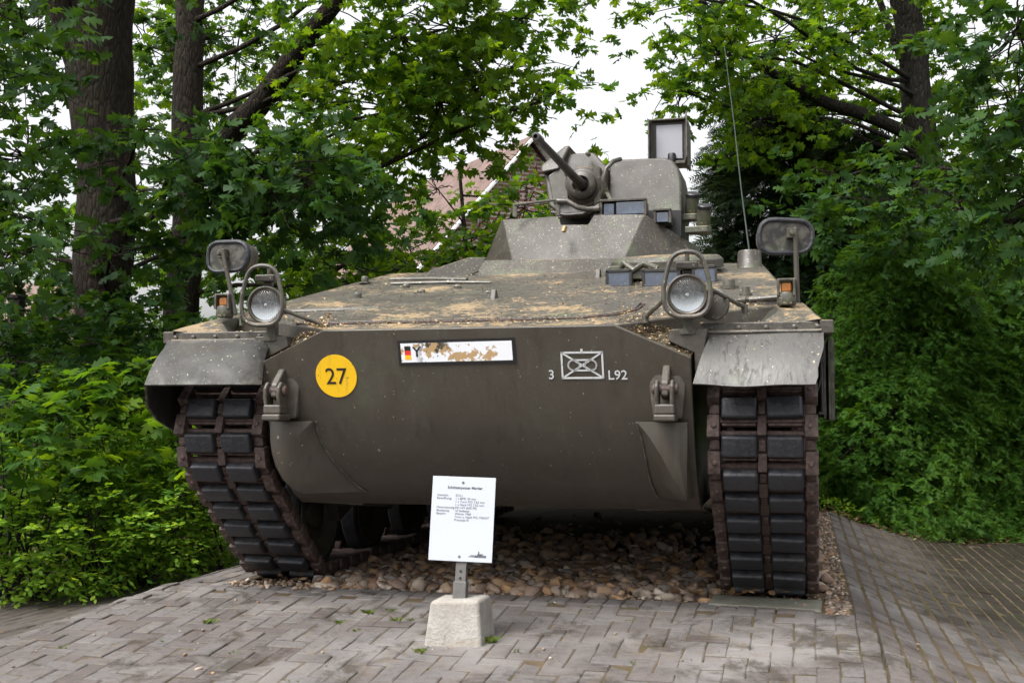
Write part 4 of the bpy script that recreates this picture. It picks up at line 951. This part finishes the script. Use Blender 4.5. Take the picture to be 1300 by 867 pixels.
# leaf templates: x across, y along, z off the blade
OAK_V = np.array([(0, 0, 0), (.13, .36, .02), (.15, .70, .02), (0, 1.05, -.04), (-.15, .70, .02), (-.13, .36, .02), (.40, .36, -.06), (.50, .76, -.09), (.22, 1.0, -.05), (-.40, .36, -.06), (-.50, .76, -.09), (-.22, 1.0, -.05)])
OAK_T = np.array([(0, 1, 5), (1, 2, 4), (1, 4, 5), (2, 3, 4), (0, 6, 1), (1, 7, 2), (2, 8, 3), (0, 5, 9), (5, 4, 10), (4, 3, 11)])
OVA_V = np.array([(0, 0, 0), (.26, .35, -.04), (.20, .72, -.04), (0, 1, -.02), (-.20, .72, -.04), (-.26, .35, -.04), (0, .5, .03)])
OVA_T = np.array([(0, 1, 6), (1, 2, 6), (2, 3, 6), (3, 4, 6), (4, 5, 6), (5, 0, 6)])
def fan_template(n, spread, wd):
    v, t = [], []
    for i in range(n):
        a_ = (i/(n-1)-.5)*spread; l = 1-.35*abs(i/(n-1)-.5)*2; d = np.array((math.sin(a_), math.cos(a_), -.12*abs(a_))); e = np.array((math.cos(a_), -math.sin(a_), 0))*wd; b_ = len(v)
        v += [d*.0, d*l*.55+e, d*l, d*l*.55-e]; t += [(b_, b_+1, b_+2), (b_, b_+2, b_+3)]
    return np.array(v), np.array(t)
FAN_V, FAN_T = fan_template(5, 2.1, .105)
def comb_template(n):
    v, t = [(-.012, 0, 0), (.012, 0, 0), (0, 1, -.1)], [(0, 1, 2)]
    for i in range(n):
        y_ = .1+.8*i/(n-1); l = .34*(1-.5*abs(y_-.4)); w_ = .055
        for q in (-1, 1):
            b_ = len(v); v += [(0, y_-w_, 0), (q*l, y_+.16, -.03), (0, y_+w_, 0)]; t += [(b_, b_+1, b_+2)]
    return np.array(v, float), np.array(t)
COMB_V, COMB_T = comb_template(6)

def leaf_mesh(P, D, size, rg, tv, tt, up=.9, jit=.45):
    """P leaf bases, D pointing directions, size per leaf"""
    n = len(P); D = unit(D); N = np.tile(np.array((0, 0, up)), (n, 1))+rg.normal(0, jit, (n, 3)); N = unit(N-D*(N*D).sum(1, keepdims=True)); X = np.cross(D, N)
    s = size[:, None, None]
    Vt = P[:, None, :]+s*(X[:, None, :]*tv[None, :, 0:1]+D[:, None, :]*tv[None, :, 1:2]+N[:, None, :]*tv[None, :, 2:3])
    T = tt[None]+(np.arange(n)*len(tv))[:, None, None]
    return Vt.reshape(-1, 3), T.reshape(-1, 3)
def sprays(P, D, L, k, size, rg, spread=.8, droop=.2):
    """leaves set alternately along each twig"""
    n = len(P); D = unit(D); lat = unit(np.cross(D, np.array((0, 0, 1.0)))+1e-6); t = (np.arange(k)+.6)/k
    pos = P[:, None, :]+D[:, None, :]*(L[:, None]*t[None])[..., None]; pos[..., 2] -= (L[:, None]*(t[None]**2)*droop)
    sg_ = np.where(np.arange(k) % 2 == 0, 1., -1.)[None, :, None]; tip = (np.arange(k) >= k-2)[None, :, None]
    ld = D[:, None, :]*np.where(tip, 1.0, .55)+lat[:, None, :]*sg_*spread*np.where(tip, .45, 1)+rg.normal(0, .28, (n, k, 3)); ld[..., 2] -= droop*.6
    return pos.reshape(-1, 3), ld.reshape(-1, 3), (size*rg.uniform(.65, 1.2, (n, k))).reshape(-1)
def rosettes(P, D, L, k, size, rg, droop=.2):
    """leaves gathered in whorls towards the twig ends, pointing all round"""
    n = len(P); D = unit(D); t = np.where(np.arange(k) < k*.6, 1.0, .55)[None]+rg.normal(0, .05, (n, k))
    pos = P[:, None, :]+D[:, None, :]*(L[:, None]*t)[..., None]; pos[..., 2] -= L[:, None]*(t**2)*droop; pos += rg.normal(0, .02, (n, k, 3))
    a_ = rg.uniform(0, 2*math.pi, (n, 1))+np.arange(k)[None]*2.4+rg.normal(0, .3, (n, k)); ld = np.stack([np.cos(a_), np.sin(a_), -.25+rg.normal(0, .35, (n, k))], -1)+D[:, None, :]*.45
    return pos.reshape(-1, 3), ld.reshape(-1, 3), (size*rg.uniform(.6, 1.2, (n, k))).reshape(-1)
def blob_points(c, r, n, rg, shell=.45):
    u_ = unit(rg.normal(0, 1, (n, 3))); q = rg.random(n)**shell
    lump = 1+.18*np.sin(u_[:, 0]*5+c[0])*np.sin(u_[:, 1]*4+c[1])+.12*np.sin(u_[:, 2]*7+c[2])
    return np.array(c)+u_*(q*lump)[:, None]*np.array(r), u_

def wood(m, a, b, r0, r1, rg, n=6, bend=.08, sides=6):
    a, b = Vector(a), Vector(b); L_ = (b-a).length; pts, rs = [], []; o1, o2 = Vector(rg.normal(0, 1, 3)), Vector(rg.normal(0, 1, 3))
    for i in range(n+1):
        t = i/n; pts.append(a.lerp(b, t)+(o1*math.sin(t*math.pi)+o2*.5*math.sin(t*2*math.pi))*bend*L_*.5); rs.append(r0+(r1-r0)*t**.8)
    m.tube(pts, rs, sides); return pts

def tree(name, label, cat, group, base, trunk_pts, r0, r1, blobs, leaf, size, k, seed, tmpl=(OAK_V, OAK_T), mat='oak_leaf', bark='bark', limbs=None, twig=.55, roots=True, droop=.25, shell=.45, up=.45, sides=14, jit=.55):
    """blobs: (centre, radii, number of twigs)"""
    rg = np.random.default_rng(seed); root = tag(empty(name, base), label, cat, group); B = Vector(base)
    tk = MB(); pts = [Vector(p)-B for p in trunk_pts]; fine = []
    for p, q in zip(pts, pts[1:]): fine += [p.lerp(q, t/5) for t in range(5)]
    fine.append(pts[-1]); nn = len(fine); rs = []
    for i, p in enumerate(fine):
        t = i/(nn-1); r = r0+(r1-r0)*t; r *= 1+.45*math.exp(-max(0, p.z)/.35)*(1 if roots else 0); rs.append(r*(1+.012*rg.normal()+.05*math.sin(i*.9+seed)+.03*math.sin(i*2.3))); fine[i] = p+Vector((.10*r0*math.sin(i*.7+seed), .10*r0*math.cos(i*.5), 0))
    tk.tube(fine, rs, sides); tk.build('trunk', bark, root, smooth=60)
    lm = MB(); PV, PD, PS = [], [], []
    for (c, r, n) in blobs:
        c = np.array(c); lb = Vector(c)-B
        st = min(fine[2:], key=lambda p: (p-lb).length+max(0, p.z-lb.z+.4)*1.2)
        rr_ = max(.012, min(.026, r1*.3)); wood(lm, st, lb, rr_*1.3, rr_*.5, rg, 7, .10, 7)
        P, U = blob_points(c, r, n, rg, shell); D = U*.8+rg.normal(0, .5, (n, 3)); D[:, 2] = D[:, 2]*.45-.05
        L_ = twig*rg.uniform(.6, 1.2, n)
        for i in rg.choice(n, min(n, 16), False):
            wood(lm, lb, Vector(P[i])-B, rr_*.45, .006, rg, 5, .12, 5)
        for i in range(n):
            if i % 3 == 0:
                d_ = Vector(unit(D[i])); p_ = Vector(P[i])-B; lm.tube([p_-d_*.15, p_+d_*L_[i]*.5, p_+d_*L_[i]*.9+Vector((0, 0, -L_[i]*.15))], [.007, .005, .003], 3, caps=False)
        p, d, s = (rosettes if tmpl[0] is OAK_V else sprays)(P, D, L_, k, size, rg, droop=droop); PV.append(p); PD.append(d); PS.append(s)
    for (pa, pb, ra, rb) in (limbs or []): wood(lm, Vector(pa)-B, Vector(pb)-B, ra, rb, rg, 8, .05, 9)
    lm.build('limbs', bark, root, smooth=60)
    Vt, Tt = leaf_mesh(np.concatenate(PV)-np.array(B), np.concatenate(PD), np.concatenate(PS), rg, *tmpl, up=up, jit=jit)
    link_mesh('crown', np_mesh('crown', Vt, Tt), mat, root); return root

def g0(p): return (p[0], p[1], gz(p[0], p[1])-.06)
def bl(u, v, d, r, n): return (W(u, v, d), r, n)

# big oak at the far left
b0 = W(138, 640, 11.0); bA = g0(b0)
tree('oak_tree', 'thick oak trunk, the wider of the two trunks on the left', 'tree', 'oaks behind the vehicle', bA, [bA, W(136, 440, 11), W(132, 300, 11), W(131, 150, 11), W(129, 0, 11), W(127, -180, 11)], .225, .33,
     [bl(20, 50, 12.4, (.9, .9, .6), 90), bl(30, 200, 12.6, (.8, .9, .5), 70), bl(225, 205, 9.8, (.42, .4, .28), 42), bl(270, 50, 14.9, (.6, .6, .5), 50), bl(345, 225, 9.6, (.7, .7, .30), 96), bl(175, 170, 10.0, (.22, .3, .16), 10),
      bl(20, 320, 12.2, (.8, .8, .4), 60), bl(140, 325, 10.2, (.45, .4, .16), 22), bl(395, 240, 9.8, (.5, .6, .3), 60), bl(40, -130, 11, (1.5, 1.5, .6), 50), bl(330, -130, 10.5, (1.6, 1.5, .6), 60), bl(215, 330, 12.4, (.5, .5, .3), 30), bl(70, 420, 10.6, (.6, .6, .3), 50)],
     'oak', .130, 11, 31, mat='oak_shaded', limbs=[(W(122, 130, 11), W(60, -80, 10.6), .16, .09)])
# second oak with the long limb reaching up to the right
b0 = W(235, 620, 14.0); bB = g0(b0)
tree('oak_tree', 'thinner dark oak trunk above the left mirror, its limb leaning up to the right', 'tree', 'oaks behind the vehicle', bB, [bB, W(232, 430, 14), W(236, 300, 14), W(240, 150, 14), W(240, 0, 14), W(236, -160, 14)], .225, .155,
     [bl(500, 140, 12.5, (.9, 1.0, .55), 115), bl(510, 50, 12.2, (1.1, 1.0, .6), 140), bl(575, 35, 12.0, (.7, .8, .45), 76), bl(560, 130, 11.8, (.45, .6, .25), 36), bl(380, 300, 14.5, (.9, .9, .5), 80), bl(620, 100, 11.6, (.38, .5, .24), 26),
      bl(690, 128, 11.4, (.16, .25, .10), 7), bl(660, 25, 11.8, (.2, .3, .15), 12), bl(440, 215, 12.2, (.5, .6, .3), 44), bl(440, 335, 13.6, (.9, .9, .3), 60), bl(300, 70, 15.6, (1.0, .9, .8), 90), bl(480, -120, 12, (2.0, 1.6, .6), 80), bl(640, -50, 11.5, (.4, 1.0, .2), 24), bl(300, 330, 15.4, (.9, .9, .5), 70), bl(180, 240, 15.8, (.8, .8, .6), 60), bl(190, 60, 15.8, (.7, .8, .7), 50), bl(390, 200, 14.5, (.7, .7, .5), 60)],
     'oak', .128, 11, 32, mat='oak_backlit', limbs=[(W(240, 230, 14), W(300, 160, 13.7), .15, .15), (W(300, 160, 13.7), W(365, 85, 13.3), .15, .13), (W(365, 85, 13.3), W(425, 5, 12.9), .13, .10), (W(425, 5, 12.9), W(470, -90, 12.5), .10, .07)])
# right-hand oak
b0 = W(1200, 560, 15.0); bC = g0(b0)
tree('oak_tree', 'grey oak trunk standing above the conifers on the right', 'tree', 'oaks behind the vehicle', bC, [bC, W(1195, 400, 15), W(1185, 250, 15), W(1165, 130, 15), W(1148, 0, 15), W(1140, -150, 15)], .22, .17,
     [bl(915, 70, 13.4, (.5, .6, .42), 50), bl(985, 50, 14.2, (.9, .9, .6), 120), bl(1085, 40, 16, (1.0, 1.0, .7), 110), bl(970, 150, 14.4, (.7, .7, .4), 64), bl(1090, 150, 16.2, (.9, .9, .6), 90), bl(1250, 90, 15.6, (.7, .8, .7), 80),
      bl(890, 0, 13, (.5, .6, .25), 34), bl(865, 115, 13.5, (.32, .4, .22), 20), bl(1265, 200, 15.4, (.7, .7, .5), 80), bl(1250, 310, 15.2, (.8, .7, .45), 90), bl(1040, 250, 15.2, (.7, .6, .3), 50), bl(1130, 290, 15.0, (.6, .5, .25), 40), bl(1010, -130, 13.6, (2.0, 1.6, .6), 80), bl(1250, -90, 14, (1.4, 1.3, .6), 60), bl(770, -50, 12.5, (.5, .8, .22), 22), bl(1100, 235, 16, (.9, .8, .4), 60)],
     'oak', .128, 11, 33, mat='oak_backlit', bark='bark2', limbs=[(W(1172, 180, 15), W(1080, 140, 14.5), .09, .08), (W(1080, 140, 14.5), W(980, 92, 14), .08, .06), (W(980, 92, 14), W(905, 30, 13.5), .06, .04), (W(905, 30, 13.5), W(935, -30, 13.3), .04, .03), (W(1165, 110, 15), W(1110, -20, 14.8), .06, .04)])
# oak at the right edge
b0 = W(1420, 560, 10.0); bD = g0(b0)
tree('oak_tree', 'oak leaning into the picture at the right edge, its trunk out of view', 'tree', 'oaks behind the vehicle', bD, [bD, W(1420, 300, 10), W(1400, 0, 10), W(1390, -160, 10)], .18, .12,
     [bl(1130, 255, 11.6, (.55, .4, .22), 46), bl(1225, 265, 11.2, (.5, .4, .28), 46), bl(1070, 225, 12.2, (.4, .4, .18), 26), bl(1290, 40, 9.6, (.45, .5, .5), 70), bl(1285, 150, 9.6, (.35, .5, .4), 50), bl(1310, 250, 9.6, (.35, .5, .35), 45), bl(1330, -90, 9.6, (.9, .9, .5), 45)], 'oak', .135, 9, 34, mat='oak_shaded', limbs=[(W(1420, 300, 10), W(1240, 280, 9.8), .05, .02)])
# young maple in front of the brick house
b0 = W(590, 560, 15.0); bE = g0(b0)
tree('sapling_tree', 'slender young tree in front of the brick gable', 'tree', None, bE, [bE, W(588, 400, 15), W(592, 320, 15), W(584, 230, 15), W(588, 190, 15)], .045, .015,
     [bl(600, 300, 14.8, (.6, .6, .3), 42), bl(665, 265, 14.6, (.5, .5, .3), 34), bl(680, 225, 14.8, (.22, .3, .16), 8), bl(515, 325, 14.5, (.6, .6, .22), 44), bl(555, 240, 14.8, (.25, .3, .18), 11), bl(650, 320, 14.8, (.7, .7, .3), 50), bl(740, 205, 15, (.14, .2, .10), 6)],
     'oak', .135, 8, 35, mat='oak_backlit', twig=.4)
b0 = W(-60, 620, 9.0); bF = g0(b0)
tree('oak_tree', 'dark leafy young oak filling the left edge below the big oak', 'tree', 'oaks behind the vehicle', bF, [bF, W(-50, 430, 9), W(-30, 200, 9), W(-10, 0, 9.2)], .10, .05,
     [bl(-30, 110, 8.8, (.42, .6, .45), 44), bl(-40, 260, 8.6, (.45, .6, .45), 46), bl(-20, 10, 9, (.5, .6, .35), 40), bl(-10, 470, 9.2, (.5, .6, .35), 44)], 'oak', .135, 8, 36, mat='oak_shaded')

# conifers
def conifer(label, group, base, h, rad, n, mat, seed, size, tmpl, low=.0, lean=(0, 0), nk=5, name='conifer_tree', squash=1.0, pw=.75):
    rg = np.random.default_rng(seed); base = Vector(base); root = tag(empty(name, base), label, 'tree', group)
    MB().tube([(0, 0, 0), (lean[0]*.5, lean[1]*.5, h*.5), (lean[0], lean[1], h*.97)], [.12, .07, .012], 10).build('trunk', 'bark', root, smooth=60)
    t = low+(1-low)*rg.random(n)**1.15; a_ = rg.uniform(0, 2*math.pi, n); rr_ = rad*((1-t)**pw*.92+.08)*(1+.20*np.sin(a_*3+t*7+seed)+.14*np.sin(a_*5-t*19)+.08*np.sin(a_*11+t*31)); q = rg.random(n)**.33*np.where(rg.random(n) < .05, rg.uniform(1.05, 1.3, n), 1)
    tier = .06*h*np.sin(t*h*5.5+a_*1.3)
    P = np.stack([np.cos(a_)*rr_*q+lean[0]*t, np.sin(a_)*rr_*q*squash+lean[1]*t, t*h-(q**2)*rr_*.28+tier*.4], 1); D = np.stack([np.cos(a_), np.sin(a_), -.35+rg.normal(0, .2, n)], 1)+rg.normal(0, .35, (n, 3))
    lm = MB()
    for i in rg.choice(n, min(150, n), False): lm.tube([(lean[0]*t[i], lean[1]*t[i], t[i]*h), tuple(P[i])], [.016, .004], 4, caps=False)
    lm.build('limbs', 'bark', root, smooth=60)
    p, d, s = sprays(P, D, np.full(n, size*1.6)*rg.uniform(.6, 1.2, n), nk, size*np.repeat(rg.uniform(.6, 1.35, n), 1)[:, None], rg, spread=.7, droop=.3)
    Vt, Tt = leaf_mesh(p, d, s, rg, *tmpl, up=.9, jit=.35); link_mesh('crown', np_mesh('crown', Vt, Tt), mat, root); return root
HG = 'conifers beside the vehicle'
conifer('dark drooping cypress right behind the turret', HG, g0(W(985, 560, 15.5)), 5.6, 1.45, 7800, 'cypress', 41, .17, (COMB_V, COMB_T), pw=.55)
conifer('dark drooping cypress between the antenna and the grey oak trunk', HG, g0(W(1090, 560, 15.8)), 5.0, 1.5, 7800, 'cypress', 47, .17, (COMB_V, COMB_T), pw=.6)
conifer('bright green hemlock nearest the vehicle track on the right', HG, g0(W(1120, 560, 12.6)), 3.3, 1.35, 11000, 'hemlock', 42, .068, (COMB_V, COMB_T), pw=.42, lean=(.25, .1), nk=6)
conifer('wide green hemlock at the middle of the right-hand row', HG, g0(W(1215, 560, 13.2)), 3.7, 1.45, 11000, 'hemlock', 43, .068, (COMB_V, COMB_T), pw=.42, lean=(-.2, 0), nk=6)
conifer('green hemlock at the right edge of the picture', HG, g0(W(1320, 560, 12.6)), 3.1, 1.15, 8500, 'hemlock', 44, .068, (COMB_V, COMB_T), pw=.55, nk=6)
conifer('tall dark conifer standing behind the hemlocks under the grey oak trunk', HG, g0(W(1170, 560, 16.5)), 4.9, 1.7, 7000, 'cypress', 48, .16, (COMB_V, COMB_T), pw=.45)
conifer('tall dark conifer behind the hemlocks near the right edge', HG, g0(W(1290, 560, 16.5)), 4.4, 1.6, 6000, 'hemlock', 49, .13, (COMB_V, COMB_T), pw=.45)
conifer('low dark conifer behind the left mirror', HG, g0(W(480, 560, 16.5)), 3.6, 1.3, 3200, 'cypress', 45, .17, (COMB_V, COMB_T), pw=.7)

# shrubs
def shrub(name, label, group, c, r, n, size, k, seed, mat='shrub', tmpl=(OVA_V, OVA_T), twig=.25, shell=.3, up=.9, stems=14):
    rg = np.random.default_rng(seed); c = Vector(c); base = Vector((c.x, c.y, gz(c.x, c.y)-.06)); root = tag(empty(name, base), label, 'shrub', group)
    P, U = blob_points(c-base, r, n, rg, shell); ok = P[:, 2] > .02; P, U = P[ok], U[ok]; D = U+rg.normal(0, .45, P.shape); D[:, 2] = D[:, 2]*.5+.12
    st = MB()
    for i in rg.choice(len(P), min(stems, len(P)), False): wood(st, (rg.normal(0, r[0]*.25), rg.normal(0, r[1]*.25), 0), Vector(P[i]), .014, .004, rg, 5, .10, 5)
    st.build('stems', 'bark2', root, smooth=60)
    p, d, s = (rosettes(P, D, twig*rg.uniform(.6, 1.2, len(P)), k, size, rg, .12) if tmpl[0] is OAK_V else sprays(P, D, twig*rg.uniform(.6, 1.2, len(P)), k, size, rg, spread=.9, droop=.12))
    Vt, Tt = leaf_mesh(p, d, s, rg, *tmpl, up=up, jit=.4); link_mesh('foliage', np_mesh('foliage', Vt, Tt), mat, root); return root
SG = 'shrubs along the bed edges'
shrub('leafy_shrub', 'bright green small-leaved shrub at the bottom left corner of the bed', SG, W(60, 672, 8.0), (.66, .5, .46), 760, .056, 8, 51)
shrub('leafy_shrub', 'bright green small-leaved shrub in the middle of the left bed', SG, W(170, 650, 8.5), (.64, .5, .50), 760, .056, 8, 52)
shrub('leafy_shrub', 'bright green small-leaved shrub touching the left-hand track', SG, W(255, 625, 9.3), (.60, .5, .62), 800, .056, 8, 53)
shrub('leafy_shrub', 'taller small-leaved shrub behind the left-hand mud flap', SG, W(215, 560, 10.0), (.75, .5, .45), 620, .056, 8, 54)
shrub('oak_sapling', 'broad-leaved oak sapling at the left edge above the shrubs', SG, W(20, 590, 7.9), (.42, .4, .42), 80, .135, 7, 55, 'oak_leaf', (OAK_V, OAK_T), .3, stems=8)
shrub('oak_sapling', 'broad-leaved oak sapling in front of the big oak trunk', SG, W(120, 560, 8.4), (.50, .45, .42), 110, .135, 7, 56, 'oak_backlit', (OAK_V, OAK_T), .3, stems=8)
shrub('oak_sapling', 'dark oak sapling between the two trunks and the mud flap', SG, W(130, 470, 9.6), (.75, .5, .42), 150, .135, 7, 57, 'oak_shaded', (OAK_V, OAK_T), .35, stems=8)
shrub('oak_sapling', 'oak sapling growing close beside the right-hand skirt', SG, W(1068, 560, 12.2), (.26, .3, .45), 60, .15, 7, 58, 'oak_leaf', (OAK_V, OAK_T), .3, stems=6)
shrub('oak_sapling', 'low oak seedling with big leaves at the edge of the right-hand paving', SG, W(1165, 618, 11.9), (.35, .3, .24), 40, .17, 6, 59, 'oak_leaf', (OAK_V, OAK_T), .25, stems=6)
shrub('leafy_shrub', 'low weedy shrub at the foot of the conifers at the right edge', SG, W(1270, 640, 12.2), (.75, .3, .16), 260, .05, 8, 60)
shrub('leafy_shrub', 'low weedy shrub beside the end of the pebble strip', SG, W(1085, 640, 12.3), (.45, .3, .16), 220, .05, 8, 61)

# bed litter and far planting
rg = np.random.default_rng(77)
def bed_pts(n):
    out = []
    while len(out) < n:
        if rg.random() < .6: y = rg.uniform(.2, 5.5); x = -4.25+(y-1.55)*.50+rg.normal(-.08, .14)
        else: x = rg.uniform(1.5, 5.2); y = 6.15+.45*(x-1.6)+rg.normal(.12, .2)
        out.append((x, y, gz(x, y)+.004+rg.uniform(0, .02)))
    return np.array(out)
P = bed_pts(1100); m3 = np.stack([rg.uniform(-1.5, 1.5, 420), .64+abs(rg.normal(0, .8, 420)), rg.uniform(.01, .06, 420)], 1); P = np.concatenate([P, m3]); NP_ = len(P)
Vt, Tt = leaf_mesh(P, np.stack([rg.normal(0, 1, NP_), rg.normal(0, 1, NP_), rg.normal(0, .2, NP_)], 1), rg.uniform(.03, .085, NP_), rg, OVA_V, OVA_T, up=1.0, jit=.3)
tag(link_mesh('leaf_litter', np_mesh('leaf_litter', Vt, Tt), 'litter'), 'dry brown leaves along the edges of the beds', 'leaf litter', kind='stuff')
n = 5200; P = np.stack([rg.uniform(-9, -2.6, n), rg.uniform(1.0, 12, n), np.zeros(n)], 1); m2 = np.stack([rg.uniform(1.6, 8, n), rg.uniform(6.2, 12, n), np.zeros(n)], 1); P = np.concatenate([P, m2]); P = P[[in_bed(x-.08, y-.1) if x < 0 else in_bed(x, y-.25) for x, y, _ in P]]
P[:, 2] = [gz(x, y)-.04+rg.uniform(0, .10) for x, y, _ in P]
p, d, s = sprays(P, np.stack([rg.normal(0, 1, len(P)), rg.normal(0, 1, len(P)), rg.uniform(.2, .9, len(P))], 1), np.full(len(P), .14), 5, .055, rg, .9, .1)
Vt, Tt = leaf_mesh(p, d, s, rg, OVA_V, OVA_T, up=.9, jit=.4); tag(link_mesh('ground_cover', np_mesh('ground_cover', Vt, Tt), 'shrub'), 'low leafy ground cover in the planting beds', 'ground cover', kind='stuff')
Ps, Ds = [], []
for (u_, v_, d_, r_, n_) in ((-60, 470, 24, (3, 2, 1.6), 420), (120, 480, 25, (3, 2, 1.5), 420), (330, 480, 25, (3, 2, 1.3), 420), (520, 470, 26, (3, 2, 1.3), 420), (740, 470, 26, (3, 2, 1.4), 300), (960, 430, 25, (3, 2, 1.9), 380), (1140, 420, 24, (3, 2, 2.2), 420), (1330, 450, 24, (3, 2, 1.6), 380), (1460, 420, 23, (3, 2, 2), 300), (-200, 400, 23, (3, 2, 2.2), 300), (60, 300, 26, (1.6, 1.5, 1.0), 90), (200, 130, 27, (1.6, 1.5, 1.2), 80)):
    P, U = blob_points(W(u_, v_, d_), r_, n_, rg, .4); Ps.append(P); Ds.append(U+rg.normal(0, .5, P.shape))
P = np.concatenate(Ps); D = np.concatenate(Ds); D[:, 2] *= .5
p, d, s = sprays(P, D, np.full(len(P), .7)*rg.uniform(.6, 1.2, len(P)), 9, .20, rg, .8, .25); Vt, Tt = leaf_mesh(p, d, s, rg, OAK_V, OAK_T, up=.9, jit=.5)
tag(link_mesh('distant_woodland', np_mesh('distant_woodland', Vt, Tt), 'far_leaf'), 'mass of distant trees and bushes behind the beds', 'woodland', kind='stuff')

# fence post at the left edge
fp = g0(W(16, 560, 11.5)); t_ = tag(empty('fence_post', fp), 'weathered wooden fence post at the left edge under the oak', 'post')
MB().box((0, 0, 1.2), (.10, .10, 2.5), (0, R(1), 0)).build('post', 'bark2', t_, .01)
MB().box((0, 0, 2.47), (.13, .13, .04), (0, R(1), 0)).build('cap', 'bark2', t_, .01)

# ------------------------------------------------------------------ brick house behind the trees
def house(base, rot, wd, ln, eave, ridge, label):
    h = tag(empty('brick_house', base), label, 'house', 'houses behind the trees'); h.rotation_euler = (0, 0, rot); hw = wd/2
    m = MB(); m.prism([(-hw, 0, -1), (hw, 0, -1), (hw, 0, eave), (0, 0, ridge), (-hw, 0, eave)], (0, ln, 0)); m.build('wall', 'brick', h, smooth=0)
    r = empty('roof', parent=h); sl_ = math.hypot(hw, ridge-eave); an_ = math.atan2(ridge-eave, hw); nrow = 24; over = .35
    for s in (-1, 1):
        t = MB()
        for i in range(nrow):
            f = (i+.5)/nrow; c = Vector((s*(hw+over*math.cos(an_))*(1-f), ln/2, eave-over*math.sin(an_)+(ridge-eave+over*math.sin(an_))*f+.14))
            t.box(c, ((sl_+over)/nrow*1.12, ln+.5, .06), (0, s*(an_+.13), 0))
        t.build('tile_slope', 'roof_tile', r, smooth=0)
        b_ = MB(); b_.bar((s*(hw+.30), -.30, eave-.30*(ridge-eave)/hw+.10), (0, -.30, ridge+.12), .06, .30, (0, 1, 0)); b_.build('barge_board', 'white_wood', r)
    for x, z, a, b in ((-hw*.42, eave-1.6, 1.0, 1.3), (hw*.42, eave-1.6, 1.0, 1.3)):
        wn_ = MB().box((x, -.02, z), (a+.16, .06, b+.16)).build('window', 'white_wood', h); MB().box((x, -.06, z), (a, .02, b)).build('pane', 'window_glass', wn_)
    return h
house(W(672, 560, 34)-Vector((0, 0, W(672, 560, 34).z+.4)), R(42), 7.2, 10, 5.3, 9.3, 'pink brick house with a steep gable behind the gun')
house(W(95, 560, 42)-Vector((0, 0, W(95, 560, 42).z+.4)), R(70), 8, 12, 3.2, 6.0, 'low brick house with a red roof far behind the left oaks')
